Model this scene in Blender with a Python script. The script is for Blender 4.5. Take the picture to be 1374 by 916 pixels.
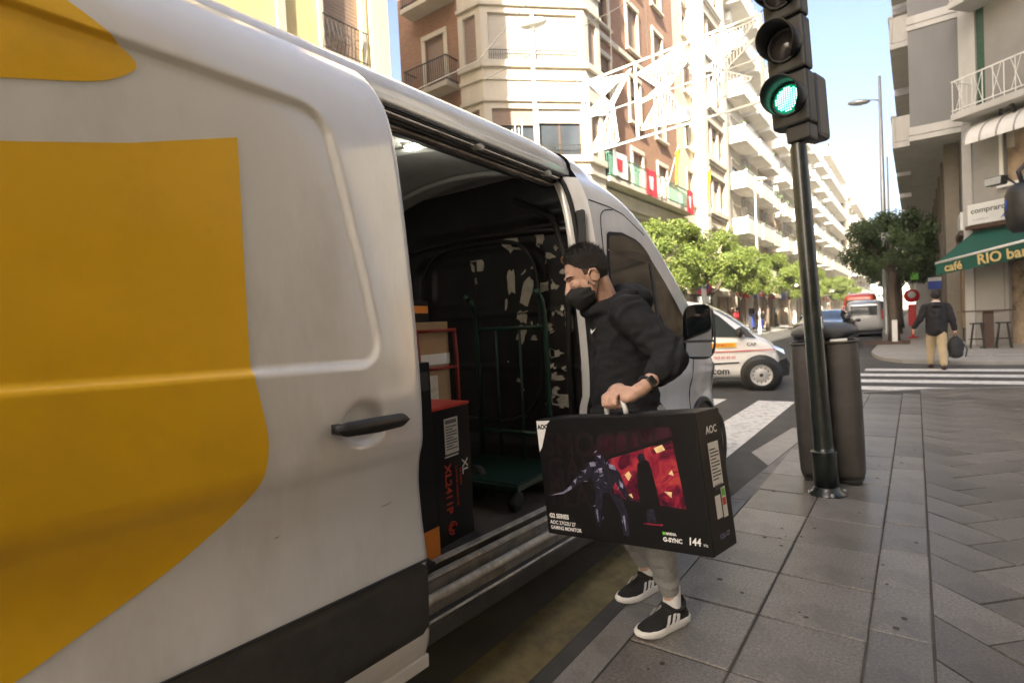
import bpy, bmesh, math, random
from mathutils import Vector, Matrix, Euler, noise as mnoise
random.seed(7)
R = math.radians
S = bpy.context.scene
for o in list(bpy.data.objects): bpy.data.objects.remove(o)
COL = S.collection

# ------------------------------------------------------------------ camera, sky, sun, exposure
cam = bpy.data.cameras.new('camera'); cam_o = bpy.data.objects.new('camera', cam); COL.objects.link(cam_o)
_yaw = math.atan2(543, 740); _p = -math.atan(23/740); _r = math.atan(.05)
_f = Vector((-math.sin(_yaw)*math.cos(_p), math.cos(_yaw)*math.cos(_p), math.sin(_p)))
_r0 = Vector((math.cos(_yaw), math.sin(_yaw), 0)); _u0 = _r0.cross(_f)
_R = _r0*math.cos(_r) - _u0*math.sin(_r); _U = _r0*math.sin(_r) + _u0*math.cos(_r)
cam_o.matrix_world = Matrix(((_R.x,_U.x,-_f.x,0),(_R.y,_U.y,-_f.y,0),(_R.z,_U.z,-_f.z,1.40),(0,0,0,1)))
cam.sensor_width = 36; cam.lens = 740/1374*36; cam.clip_start = .02; cam.clip_end = 2000
cam.dof.use_dof = True; cam.dof.focus_distance = 2.3; cam.dof.aperture_fstop = 3.2
S.camera = cam_o

SUN_AZ = Vector((.2, -.98, 0)).normalized(); SUN_EL = R(33)
sund = Vector((SUN_AZ.x*math.cos(SUN_EL), SUN_AZ.y*math.cos(SUN_EL), math.sin(SUN_EL)))
W = bpy.data.worlds.new('World'); S.world = W; W.use_nodes = True
nt = W.node_tree; nt.nodes.clear()
sky = nt.nodes.new('ShaderNodeTexSky'); sky.sky_type = 'NISHITA'; sky.sun_disc = False
sky.sun_elevation = SUN_EL; sky.sun_rotation = math.atan2(sund.x, sund.y); sky.air_density = .85; sky.dust_density = 5.0; sky.ozone_density = .4
bg = nt.nodes.new('ShaderNodeBackground'); bg.inputs[1].default_value = .09
wo = nt.nodes.new('ShaderNodeOutputWorld'); nt.links.new(sky.outputs[0], bg.inputs[0]); nt.links.new(bg.outputs[0], wo.inputs[0])
sl = bpy.data.lights.new('sun', 'SUN'); sl.energy = 5.0; sl.angle = R(.5); sl.color = (1, .9, .73)
so = bpy.data.objects.new('sun', sl); COL.objects.link(so); so.rotation_euler = (-sund).to_track_quat('-Z', 'Y').to_euler(); so.location = (0, 0, 60)
S.view_settings.view_transform = 'Standard'; S.view_settings.look = 'None'; S.view_settings.gamma = 1
S.view_settings.use_curve_mapping = False; S.view_settings.exposure = 2.35
S.cycles.max_bounces = 5; S.cycles.diffuse_bounces = 3; S.cycles.glossy_bounces = 3; S.cycles.volume_bounces = 0; S.cycles.use_adaptive_sampling = True; S.cycles.adaptive_threshold = .02; S.cycles.sample_clamp_indirect = 6
S.cycles.use_denoising = True

# ------------------------------------------------------------------ materials
MATS = {}
def mat(name, col, rough=.6, metal=0., var=.12, vscale=6., bump=0., bscale=60., dirt=None, dscale=2., damt=.5, rnd=0., emit=None, estr=0., coat=0., spec=.5, trans=0., stretch=(1,1,1)):
    if name in MATS: return MATS[name]
    m = bpy.data.materials.new(name); m.use_nodes = True; MATS[name] = m
    t = m.node_tree; N = t.nodes; L = t.links
    b = N['Principled BSDF']; b.inputs['Roughness'].default_value = rough; b.inputs['Metallic'].default_value = metal
    b.inputs['Specular IOR Level'].default_value = spec; b.inputs['Coat Weight'].default_value = coat; b.inputs['Coat Roughness'].default_value = .08
    if trans: b.inputs['Transmission Weight'].default_value = trans
    c4 = (*col, 1)
    tc = N.new('ShaderNodeTexCoord'); mp = N.new('ShaderNodeMapping'); mp.inputs['Scale'].default_value = stretch; L.new(tc.outputs['Object'], mp.inputs[0])
    out = None
    if var > 0:
        nz = N.new('ShaderNodeTexNoise'); nz.inputs['Scale'].default_value = vscale; nz.inputs['Detail'].default_value = 6; nz.inputs['Roughness'].default_value = .65
        L.new(mp.outputs[0], nz.inputs['Vector'])
        rp = N.new('ShaderNodeMapRange'); rp.inputs[1].default_value = .3; rp.inputs[2].default_value = .7; rp.inputs[3].default_value = 1-var; rp.inputs[4].default_value = 1+var
        L.new(nz.outputs['Fac'], rp.inputs[0])
        mx = N.new('ShaderNodeVectorMath'); mx.operation = 'SCALE'; mx.inputs[0].default_value = col; L.new(rp.outputs[0], mx.inputs['Scale']); out = mx.outputs[0]
        rr = N.new('ShaderNodeMapRange'); rr.inputs[3].default_value = max(0.02, rough-.12*min(1, var*4)); rr.inputs[4].default_value = min(1, rough+.12*min(1, var*4)); L.new(nz.outputs['Fac'], rr.inputs[0]); L.new(rr.outputs[0], b.inputs['Roughness'])
    if dirt is not None:
        n2 = N.new('ShaderNodeTexNoise'); n2.inputs['Scale'].default_value = dscale; n2.inputs['Detail'].default_value = 8; n2.inputs['Roughness'].default_value = .7
        L.new(mp.outputs[0], n2.inputs['Vector'])
        r2 = N.new('ShaderNodeMapRange'); r2.inputs[1].default_value = .48; r2.inputs[2].default_value = .68; r2.inputs[4].default_value = damt; L.new(n2.outputs['Fac'], r2.inputs[0])
        mm = N.new('ShaderNodeMix'); mm.data_type = 'RGBA'; L.new(r2.outputs[0], mm.inputs[0])
        if out: L.new(out, mm.inputs[6])
        else: mm.inputs[6].default_value = c4
        mm.inputs[7].default_value = (*dirt, 1); out = mm.outputs[2]
    if rnd > 0:
        oi = N.new('ShaderNodeObjectInfo'); r3 = N.new('ShaderNodeMapRange'); r3.inputs[3].default_value = 1-rnd; r3.inputs[4].default_value = 1+rnd; L.new(oi.outputs['Random'], r3.inputs[0])
        m3 = N.new('ShaderNodeVectorMath'); m3.operation = 'SCALE'; L.new(r3.outputs[0], m3.inputs['Scale'])
        if out: L.new(out, m3.inputs[0])
        else: m3.inputs[0].default_value = col
        out = m3.outputs[0]
    if out: L.new(out, b.inputs['Base Color'])
    else: b.inputs['Base Color'].default_value = c4
    if bump > 0:
        n4 = N.new('ShaderNodeTexNoise'); n4.inputs['Scale'].default_value = bscale; n4.inputs['Detail'].default_value = 4; L.new(mp.outputs[0], n4.inputs['Vector'])
        bp = N.new('ShaderNodeBump'); bp.inputs['Strength'].default_value = bump; bp.inputs['Distance'].default_value = .01; L.new(n4.outputs['Fac'], bp.inputs['Height']); L.new(bp.outputs[0], b.inputs['Normal'])
    if emit: b.inputs['Emission Color'].default_value = (*emit, 1); b.inputs['Emission Strength'].default_value = estr
    return m
def M_(n): return MATS[n]

mat('asphalt', (.062,.06,.056), .85, var=.25, vscale=3, bump=.5, bscale=180, dirt=(.11,.105,.095), dscale=.7, damt=.6)
mat('granite', (.158,.145,.128), .36, var=.55, vscale=75, bump=.2, bscale=150, dirt=(.075,.068,.06), dscale=3.1, damt=.75, rnd=.26)
mat('granite_dark', (.14,.129,.116), .36, var=.55, vscale=75, bump=.2, bscale=150, dirt=(.07,.065,.06), dscale=2.6, damt=.75, rnd=.26)
mat('kerb', (.19,.182,.17), .7, var=.3, vscale=110, bump=.2, bscale=120, dirt=(.07,.065,.055), dscale=3, damt=.6, rnd=.08)
mat('joint', (.06,.055,.048), .95, var=.2)
mat('far_paving', (.3,.285,.26), .75, var=.2, vscale=4, dirt=(.18,.17,.15), dscale=1)
mat('road_paint', (.66,.65,.62), .7, var=.15, vscale=20, dirt=(.2,.19,.18), dscale=9, damt=.75)
mat('yellow_paint', (.15,.122,.055), .8, var=.3, vscale=12, dirt=(.07,.063,.05), dscale=5, damt=.95)
mat('van_white', (.79,.797,.795), .2, var=.05, vscale=3, dirt=(.56,.54,.5), dscale=3.5, damt=.4, coat=.9, stretch=(1,1,.35))
mat('van_yellow', (.92,.54,.007), .3, var=.05, vscale=3, dirt=(.7,.38,.015), dscale=4, damt=.3, coat=.5)
mat('black_plastic', (.02,.02,.02), .45, var=.2, vscale=20)
mat('trim_grey', (.05,.049,.047), .55, var=.2, vscale=9, dirt=(.1,.095,.085), dscale=6, damt=.4)
mat('rubber', (.014,.014,.014), .75, var=.15)
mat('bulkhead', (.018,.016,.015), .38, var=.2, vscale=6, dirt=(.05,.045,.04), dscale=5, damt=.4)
mat('aluminium', (.6,.58,.53), .42, metal=.25, var=.25, vscale=14, dirt=(.14,.12,.095), dscale=9, damt=.7)
mat('sill_plastic', (.24,.225,.2), .45, var=.25, vscale=11, dirt=(.06,.05,.045), dscale=6, damt=.8)
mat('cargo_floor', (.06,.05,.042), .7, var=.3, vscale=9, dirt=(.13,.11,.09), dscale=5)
mat('cargo_wall', (.68,.68,.65), .5, var=.1, dirt=(.3,.28,.25), dscale=3)
mat('dark_glass', (.02,.024,.022), .06, var=0, spec=.8)
mat('car_glass', (.03,.04,.045), .05, var=0, spec=.8)
mat('window_glass', (.05,.06,.07), .06, var=.3, vscale=.6, spec=.8)
mat('mirror_glass', (.75,.76,.76), .02, metal=1., var=0)
mat('sticker', (.62,.58,.48), .7, var=.12, vscale=15, dirt=(.25,.22,.17), dscale=14, damt=.6)
mat('white_print', (.78,.78,.76), .5, var=0)
mat('label_white', (.72,.71,.67), .55, var=.05)
mat('black_print', (.007,.0065,.007), .5, var=0, spec=.3)
mat('red_print', (.6,.05,.03), .5, var=0)
mat('box_black', (.006,.0055,.006), .5, var=.15, vscale=5, spec=.3)
mat('box_side', (.014,.013,.013), .5, var=.15, spec=.3)
mat('ghost_print', (.014,.0085,.0095), .5, var=.1, spec=.3)
mat('card', (.38,.25,.13), .8, var=.1)
mat('orange_print', (.75,.24,.02), .6, var=.05)
mat('green_metal', (.008,.05,.03), .35, var=.15, dirt=(.05,.05,.03), dscale=8, coat=.3)
mat('red_metal', (.24,.02,.012), .4, var=.1)
mat('skin', (.58,.36,.265), .48, var=.12, vscale=60, spec=.4, bump=.25, bscale=350)
mat('hair', (.016,.011,.008), .6, var=.35, vscale=90, bump=.8, bscale=160)
mat('stubble', (.22,.135,.1), .6, var=.2, vscale=120)
mat('hoodie', (.019,.0195,.022), .92, var=.2, vscale=14, bump=.35, bscale=260, spec=.25)
mat('sweatpants', (.27,.27,.265), .95, var=.14, vscale=60, bump=.3, bscale=220)
mat('mask', (.012,.012,.012), .8, var=.15, bump=.2, bscale=200)
mat('shoe_black', (.014,.014,.014), .8, var=.2, bump=.4, bscale=300)
mat('shoe_sole', (.74,.73,.7), .6, var=.06)
mat('sock', (.7,.7,.69), .9, var=.08, bump=.3, bscale=200)
mat('watch_case', (.25,.23,.19), .2, metal=1., var=0)
mat('watch_face', (.01,.01,.01), .08, var=0)
mat('pole_green', (.007,.011,.008), .38, var=.2, vscale=9, dirt=(.05,.05,.04), dscale=9, damt=.4, coat=.3)
mat('signal_black', (.014,.014,.014), .5, var=.2)
mat('signal_grey', (.04,.04,.038), .5, var=.15)
mat('signal_lens', (.03,.025,.025), .15, var=.1)
mat('led_green', (.02,.3,.15), .3, var=0, emit=(.25,1,.62), estr=3)
mat('green_lens', (.0,.06,.03), .3, var=0, emit=(0,.6,.28), estr=.12)
mat('bin_grey', (.046,.041,.036), .55, var=.15, vscale=7, dirt=(.1,.095,.085), dscale=5, damt=.35)
mat('bin_cap', (.075,.078,.082), .4, var=.1)
mat('car_white', (.78,.78,.77), .22, var=.03, coat=.6)
mat('car_black', (.012,.011,.012), .2, var=.05, coat=.8)
mat('car_silver', (.42,.43,.45), .3, metal=.4, var=.03, coat=.5)
mat('car_red', (.62,.08,.03), .3, var=.04, coat=.5)
mat('steel_rim', (.42,.42,.42), .45, metal=.1, var=.15)
mat('tail_red', (.5,.012,.01), .2, var=0)
mat('stucco_yellow', (.66,.54,.27), .9, var=.1, vscale=2, bump=.3, bscale=40, dirt=(.45,.36,.18), dscale=1.2, damt=.6, stretch=(1,1,.3))
mat('stucco_cream', (.6,.52,.4), .9, var=.09, vscale=1.5, bump=.2, bscale=30, dirt=(.4,.33,.24), dscale=.9, damt=.45, stretch=(1,1,.3))
mat('stone_pale', (.62,.56,.46), .85, var=.08, vscale=2, dirt=(.42,.36,.28), dscale=1.1, damt=.4, stretch=(1,1,.3))
mat('stucco_white', (.7,.67,.6), .9, var=.06, vscale=1.5, dirt=(.52,.47,.4), dscale=.8, damt=.6, stretch=(1,1,.3))
mat('stucco_tan', (.5,.4,.3), .9, var=.08, vscale=1.5, dirt=(.36,.29,.21), dscale=.8, damt=.6, stretch=(1,1,.3))
mat('grey_stucco', (.21,.207,.203), .9, var=.08, vscale=1.2, dirt=(.19,.185,.18), dscale=1, damt=.6, stretch=(1,1,.3))
mat('beige_wall', (.3,.29,.27), .85, var=.08, vscale=2, dirt=(.34,.31,.27), dscale=1.2, damt=.4)
mat('cafe_white', (.5,.49,.465), .85, var=.08, vscale=2, dirt=(.34,.33,.3), dscale=1.2, damt=.5, stretch=(1,1,.3))
mat('pale_grey', (.42,.41,.395), .8, var=.08, vscale=2, dirt=(.36,.35,.33), dscale=1.2)
mat('green_tile', (.02,.075,.045), .35, var=.25, vscale=9)
mat('shutter', (.3,.215,.165), .7, var=.08)
mat('shutter_pale', (.52,.47,.4), .7, var=.06)
mat('frame_dark', (.09,.05,.03), .6, var=.1)
mat('frame_white', (.7,.69,.66), .5, var=.04)
mat('iron', (.03,.03,.028), .5, var=.1)
mat('iron_green', (.1,.25,.19), .5, var=.1)
mat('rail_white', (.72,.71,.68), .45, var=.04)
mat('pole_white', (.66,.65,.62), .4, var=.05)
mat('galvanised', (.42,.44,.46), .4, metal=.5, var=.1)
mat('lights_white', (.68,.66,.6), .5, var=.05)
mat('flag_red', (.55,.03,.05), .8, var=.1)
mat('flag_yellow', (.75,.45,.03), .8, var=.1)
mat('cloth_white', (.72,.7,.68), .8, var=.05)
mat('awning_green', (.005,.075,.053), .75, var=.15, vscale=5, dirt=(.02,.08,.06), dscale=4)
mat('awning_text', (.62,.47,.2), .7, var=.1)
mat('sign_white', (.66,.68,.67), .4, var=.04)
mat('wood_dark', (.06,.03,.018), .5, var=.25, vscale=9)
mat('shop_dark', (.3,.23,.16), .3, var=.85, vscale=1.1)
mat('shop_warm', (.3,.2,.11), .6, var=.3, vscale=3)
mat('poster', (.4,.1,.06), .5, var=.8, vscale=8)
mat('blue_sign', (.02,.07,.45), .4, var=0)
mat('sign_red', (.6,.02,.03), .4, var=0)
mat('bark', (.11,.085,.065), .9, var=.3, vscale=14, bump=.8, bscale=30)
mat('coat_black', (.012,.011,.013), .85, var=.2, bump=.3, bscale=60)
mat('chinos', (.42,.33,.2), .9, var=.1)
mat('bag_black', (.015,.016,.018), .7, var=.2)
mat('leather', (.03,.012,.008), .45, var=.2)
mat('stool_metal', (.025,.022,.02), .45, var=.15)
mat('cable', (.1,.09,.08), .7, var=0)
mat('wood_panel', (.4,.3,.16), .6, var=.12)
for nm, c in (('leaf', (.115,.165,.03)), ('leaf_dark', (.045,.075,.022)), ('leaf_pale', (.19,.225,.045)), ('leaf_dark_pale', (.08,.11,.04))):
    m = mat(nm, c, .55, var=.45, vscale=1.6)
    t = m.node_tree; b = t.nodes['Principled BSDF']; o = t.nodes['Material Output']
    tr = t.nodes.new('ShaderNodeBsdfTranslucent'); tr.inputs[0].default_value = (c[0]*1.6, c[1]*1.5, c[2], 1)
    ms = t.nodes.new('ShaderNodeMixShader'); ms.inputs[0].default_value = .3
    t.links.new(b.outputs[0], ms.inputs[1]); t.links.new(tr.outputs[0], ms.inputs[2]); t.links.new(ms.outputs[0], o.inputs[0])
# brick: courses too fine to pick apart at this distance
m = mat('brick', (.33,.17,.1), .9, var=0)
t = m.node_tree; tb = t.nodes.new('ShaderNodeTexBrick'); tb.inputs['Scale'].default_value = 1; tb.inputs['Brick Width'].default_value = .25; tb.inputs['Row Height'].default_value = .075; tb.inputs['Mortar Size'].default_value = .008
tb.inputs['Color1'].default_value = (.36,.18,.1,1); tb.inputs['Color2'].default_value = (.27,.135,.085,1); tb.inputs['Mortar'].default_value = (.34,.25,.18,1)
tc = t.nodes.new('ShaderNodeTexCoord'); cx = t.nodes.new('ShaderNodeSeparateXYZ'); cc = t.nodes.new('ShaderNodeCombineXYZ'); ad = t.nodes.new('ShaderNodeMath')
t.links.new(tc.outputs['Object'], cx.inputs[0]); t.links.new(cx.outputs[0], ad.inputs[0]); t.links.new(cx.outputs[1], ad.inputs[1]); t.links.new(ad.outputs[0], cc.inputs[0]); t.links.new(cx.outputs[2], cc.inputs[1])
t.links.new(cc.outputs[0], tb.inputs['Vector']); t.links.new(tb.outputs[0], t.nodes['Principled BSDF'].inputs['Base Color'])

# ------------------------------------------------------------------ mesh builder
class MB:
    def __init__(s, M=None): s.v = []; s.f = []; s.mi = []; s.M = M or Matrix(); s.cur = 0
    def add(s, vs, fs):
        b = len(s.v)
        for p in vs: s.v.append(tuple(s.M @ Vector(p)))
        for f in fs: s.f.append(tuple(i+b for i in f)); s.mi.append(s.cur)
        return s
    def box(s, x0, x1, y0, y1, z0, z1):
        return s.add([(x0,y0,z0),(x1,y0,z0),(x1,y1,z0),(x0,y1,z0),(x0,y0,z1),(x1,y0,z1),(x1,y1,z1),(x0,y1,z1)],
                     [(0,3,2,1),(4,5,6,7),(0,1,5,4),(1,2,6,5),(2,3,7,6),(3,0,4,7)])
    def bar(s, a, b, w, h=None, up=(0,0,1)):
        a = Vector(a); b = Vector(b); d = b-a; L = d.length; d.normalize(); h = h or w
        u = Vector(up)
        if abs(d.dot(u)) > .98: u = Vector((1,0,0))
        sx = d.cross(u).normalized(); uz = sx.cross(d).normalized()
        vs = []
        for P in (a, b):
            for i, j in ((-1,-1),(1,-1),(1,1),(-1,1)): vs.append(P + sx*(i*w/2) + uz*(j*h/2))
        return s.add(vs, [(0,1,2,3),(7,6,5,4),(0,4,5,1),(1,5,6,2),(2,6,7,3),(3,7,4,0)])
    def prism(s, pts, a, b, axis='z'):
        n = len(pts); vs = []
        for h in (a, b):
            for p, q in pts:
                vs.append({'z': (p,q,h), 'y': (p,h,q), 'x': (h,p,q)}[axis])
        fs = [tuple(range(n-1,-1,-1)), tuple(range(n, 2*n))]
        for i in range(n): j = (i+1) % n; fs.append((i, j, n+j, n+i))
        return s.add(vs, fs)
    def tube(s, path, rad, n=8, cap=True, sx=1., closed=False):
        path = [Vector(p) for p in path]; k = len(path)
        rs = [rad]*k if not hasattr(rad, '__len__') else list(rad)
        vs = []; prev = None
        for i, p in enumerate(path):
            if closed: d = path[(i+1) % k] - path[i-1]
            else: d = path[min(i+1, k-1)] - path[max(i-1, 0)]
            d.normalize()
            if prev is None: u = Vector((0,0,1)) if abs(d.z) < .9 else Vector((1,0,0)); u = (u - d*u.dot(d)).normalized()
            else: u = (prev - d*prev.dot(d)).normalized()
            prev = u; w = d.cross(u)
            for j in range(n):
                a = 2*math.pi*j/n; vs.append(p + (u*math.cos(a)*sx + w*math.sin(a))*rs[i])
        fs = []
        for i in range(k if closed else k-1):
            i2 = (i+1) % k
            for j in range(n): j2 = (j+1) % n; fs.append((i*n+j, i*n+j2, i2*n+j2, i2*n+j))
        if cap and not closed: fs.append(tuple(range(n-1,-1,-1))); fs.append(tuple((k-1)*n+j for j in range(n)))
        return s.add(vs, fs)
    def lathe(s, prof, n=20, c=(0,0,0), ax='z', sq=1., cap=True):
        vs = []; k = len(prof)
        for r, h in prof:
            for j in range(n):
                a = 2*math.pi*j/n; x, y = r*math.cos(a), r*math.sin(a)*sq
                p = {'z': (x,y,h), 'y': (x,h,y), 'x': (h,x,y)}[ax]
                vs.append((p[0]+c[0], p[1]+c[1], p[2]+c[2]))
        fs = []
        for i in range(k-1):
            for j in range(n): j2 = (j+1) % n; fs.append((i*n+j, i*n+j2, (i+1)*n+j2, (i+1)*n+j))
        if cap and prof[0][0] > 1e-5: fs.append(tuple(range(n-1,-1,-1)))
        if cap and prof[-1][0] > 1e-5: fs.append(tuple((k-1)*n+j for j in range(n)))
        return s.add(vs, fs)
    def ell(s, c, r, n=16, m=10, rot=None):
        vs = [(0,0,-1)]; 
        for i in range(1, m):
            a = -math.pi/2 + math.pi*i/m
            for j in range(n): b = 2*math.pi*j/n; vs.append((math.cos(a)*math.cos(b), math.cos(a)*math.sin(b), math.sin(a)))
        vs.append((0,0,1)); rot = rot or Matrix.Identity(3)
        vs = [Vector(c) + rot @ Vector((x*r[0], y*r[1], z*r[2])) for x, y, z in vs]
        fs = [(0, 1+(j+1) % n, 1+j) for j in range(n)]
        for i in range(m-2):
            for j in range(n): a = 1+i*n; j2 = (j+1) % n; fs.append((a+j, a+j2, a+n+j2, a+n+j))
        t = len(vs)-1; a = 1+(m-2)*n
        fs += [(a+j, a+(j+1) % n, t) for j in range(n)]
        return s.add(vs, fs)
    def grid(s, fn, nu, nv, keep=None):
        vs = [fn(i/nu, j/nv) for i in range(nu+1) for j in range(nv+1)]
        fs = []
        for i in range(nu):
            for j in range(nv):
                if keep and not keep((i+.5)/nu, (j+.5)/nv): continue
                a = i*(nv+1)+j; fs.append((a, a+nv+1, a+nv+2, a+1))
        return s.add(vs, fs)
    def mesh(s, name, mats, smooth=False, merge=False):
        me = bpy.data.meshes.new(name); me.from_pydata(s.v, [], s.f)
        if not isinstance(mats, (list, tuple)): mats = [mats]
        for q in mats: me.materials.append(M_(q) if isinstance(q, str) else q)
        me.polygons.foreach_set('material_index', s.mi)
        if merge:
            bm = bmesh.new(); bm.from_mesh(me); bmesh.ops.remove_doubles(bm, verts=bm.verts, dist=1e-4); bmesh.ops.recalc_face_normals(bm, faces=bm.faces); bm.to_mesh(me); bm.free()
        if smooth: me.polygons.foreach_set('use_smooth', [True]*len(me.polygons))
        me.update(); return me
    def build(s, name, mats, parent=None, smooth=False, bevel=0, merge=False, auto=None, seg=2):
        me = s.mesh(name, mats, smooth or auto is not None, merge)
        o = link(name, me, parent)
        if bevel:
            b = o.modifiers.new('bevel', 'BEVEL'); b.width = bevel; b.segments = seg; b.limit_method = 'ANGLE'; b.angle_limit = R(35)
        if auto is not None: me.set_sharp_from_angle(angle=R(auto))
        return o
def link(name, data, parent=None):
    o = bpy.data.objects.new(name, data); COL.objects.link(o)
    if parent: o.parent = parent
    return o
def tag(o, label, cat, group=None):
    o['label'] = label; o['category'] = cat
    if group: o['group'] = group
    return o
def struct(o): o['kind'] = 'structure'; return o
def thing(name, label, cat, loc=(0,0,0), rot=(0,0,0), group=None):
    o = bpy.data.objects.new(name, None); o.empty_display_size = .1; COL.objects.link(o); o.location = loc; o.rotation_euler = rot
    return tag(o, label, cat, group)
def kids(o): return [c for c in bpy.data.objects if c.parent == o]
def copy_tree(o, parent=None):
    c = o.copy(); COL.objects.link(c)
    if parent: c.parent = parent
    for ch in kids(o): copy_tree(ch, c)
    return c
def text_mesh(s, size, matn, bold=0., ext=.0008, align='LEFT', spacing=1., shear=0., sx=1.):
    cu = bpy.data.curves.new('text', 'FONT'); cu.body = s; cu.size = size; cu.extrude = ext; cu.offset = bold; cu.align_x = align; cu.space_character = spacing; cu.shear = shear; cu.resolution_u = 3
    o = bpy.data.objects.new('text', cu); COL.objects.link(o); bpy.context.view_layer.update()
    me = bpy.data.meshes.new_from_object(o.evaluated_get(bpy.context.evaluated_depsgraph_get()))
    bpy.data.objects.remove(o); me.materials.clear(); me.materials.append(M_(matn))
    if sx != 1.: me.transform(Matrix.Diagonal((sx,1,1,1)))
    return me
def text(name, s, size, matn, parent, org, xdir, ydir, **k):
    me = text_mesh(s, size, matn, **k); x = Vector(xdir).normalized(); y = Vector(ydir).normalized(); z = x.cross(y)
    o = link(name, me, parent)
    o.matrix_local = Matrix(((x.x,y.x,z.x,org[0]),(x.y,y.y,z.y,org[1]),(x.z,y.z,z.z,org[2]),(0,0,0,1)))
    return o
def remesh(mb, voxel, smooth=6, fac=.5):
    me = mb.mesh('tmp', []); o = bpy.data.objects.new('tmp', me); COL.objects.link(o)
    m = o.modifiers.new('r', 'REMESH'); m.mode = 'VOXEL'; m.voxel_size = voxel
    if smooth: m2 = o.modifiers.new('s', 'SMOOTH'); m2.iterations = smooth; m2.factor = fac
    bpy.context.view_layer.update()
    me2 = bpy.data.meshes.new_from_object(o.evaluated_get(bpy.context.evaluated_depsgraph_get()))
    bpy.data.objects.remove(o); bpy.data.meshes.remove(me); return me2
def organic(name, mb, mats, parent, voxel=.01, smooth=6, disp=None, matfn=None):
    me = remesh(mb, voxel, smooth); me.name = name; me.materials.clear()
    for q in ([mats] if isinstance(mats, str) else mats): me.materials.append(M_(q))
    if disp:
        ns = [v.normal.copy() for v in me.vertices]
        for v, n in zip(me.vertices, ns): v.co += n*disp(v.co)
    if matfn:
        for p in me.polygons: p.material_index = matfn(p.center)
    me.polygons.foreach_set('use_smooth', [True]*len(me.polygons)); me.update()
    return link(name, me, parent)
def lerp(tab, x):
    if x <= tab[0][0]: return tab[0][1]
    for (a, b), (c, d) in zip(tab, tab[1:]):
        if x <= c: return b + (d-b)*(x-a)/(c-a)
    return tab[-1][1]
def slerp(tab, x):     # smooth (monotone cubic-ish) interpolation through a table
    if x <= tab[0][0]: return tab[0][1]
    if x >= tab[-1][0]: return tab[-1][1]
    for i in range(len(tab)-1):
        (a, b), (c, d) = tab[i], tab[i+1]
        if x <= c:
            def sl(k):
                if k <= 0 or k >= len(tab)-1: return 0 if 0 < len(tab) < 2 else (tab[min(k+1,len(tab)-1)][1]-tab[max(k-1,0)][1])/(tab[min(k+1,len(tab)-1)][0]-tab[max(k-1,0)][0])
                s0 = (tab[k][1]-tab[k-1][1])/(tab[k][0]-tab[k-1][0]); s1 = (tab[k+1][1]-tab[k][1])/(tab[k+1][0]-tab[k][0])
                return 0 if s0*s1 <= 0 else 2*s0*s1/(s0+s1)
            h = c-a; t = (x-a)/h; m0 = sl(i)*h; m1 = sl(i+1)*h
            return (2*t**3-3*t*t+1)*b + (t**3-2*t*t+t)*m0 + (-2*t**3+3*t*t)*d + (t**3-t*t)*m1
def smooth01(a, b, x):
    t = max(0, min(1, (x-a)/(b-a))); return t*t*(3-2*t)
# ================================================================== ground, road, pavements
RZ = -.10
o = struct(MB().add([(-60,-70,RZ),(60,-70,RZ),(60,240,RZ),(-60,240,RZ)], [(0,1,2,3)]).build('road', 'asphalt'))
def mark(x0, x1, y0, y1, m='road_paint', z=RZ+.004, sk=0):
    n = max(1, int(abs(y1-y0)/1.0)); return MB().add([(x0,y0,z),(x1,y0+sk,z),(x1,y1+sk,z),(x0,y1,z)], [(0,1,2,3)])
for k in range(6):      # crossing over the near street, bars along the traffic
    x1 = -1.62-k*1.08
    struct(mark(x1-.56, x1, 5.5, 9.95).build('crossing_bar', 'road_paint'))
for k in range(4):      # crossing over the side street
    y = 12.0+k*1.17
    struct(mark(-1.15+.05*k, 6.5, y-.27, y+.27, sk=.25).build('crossing_bar', 'road_paint'))
struct(mark(-1.62, -1.34, -6, 5.0, 'yellow_paint').build('kerb_line', 'yellow_paint'))
# near pavement: bed + slabs
NEAR = [(-1.185,-25),(-1.185,4.3),(-1.14,5.1),(-1.06,6.3),(-.92,8.2),(-.85,10.7),(.2,11.4),(1.5,12.0),(6.8,12.4),(6.8,-25)]
pv = struct(MB().prism(NEAR[::-1], -.14, -.007).build('pavement', 'joint'))
def slabmesh(lx, ly, m, h=.05, c=.004):
    b = MB(); x, y = lx/2, ly/2
    vs = [(-x,-y,-h),(x,-y,-h),(x,y,-h),(-x,y,-h),(-x,-y,-c),(x,-y,-c),(x,y,-c),(-x,y,-c),(-x+c,-y+c,0),(x-c,-y+c,0),(x-c,y-c,0),(-x+c,y-c,0)]
    fs = [(0,1,5,4),(1,2,6,5),(2,3,7,6),(3,0,4,7),(4,5,9,8),(5,6,10,9),(6,7,11,10),(7,4,8,11),(8,9,10,11)]
    return b.add(vs, fs).mesh('slab', m)
def put(name, me, x, y, rz=0, par=None, dz=None):
    o = link(name, me, par or pv); o.location = (x, y, random.uniform(-.002,.0015) if dz is None else dz); o.rotation_euler = (random.uniform(-.004,.004), random.uniform(-.004,.004), rz+random.uniform(-.004,.004)); k_ = random.uniform(.988,1.0); o.scale = (k_, random.uniform(.988,1.0), 1)
    return o
cols = [(-1.045,-.622),(-.622,-.195),(-.195,.03)]
sm = {}
for a, b in cols:
    for row in range(-1, 23):
        w = b-a; y = 2.18+.489*(row-4)+.2445; 
        if y+.25 > 10.75: continue
        if a < -1 and y > 6.2: a2 = -1.06 + .035*(y-5.2)
        else: a2 = a
        w = b-a2; key = round(w, 3)
        if key not in sm: sm[key] = slabmesh(w-.007, .489-.007, 'granite')
        yy = y + (.12 if a == -.195 else 0)
        put('slab', sm[key], (a2+b)/2, yy)
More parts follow.
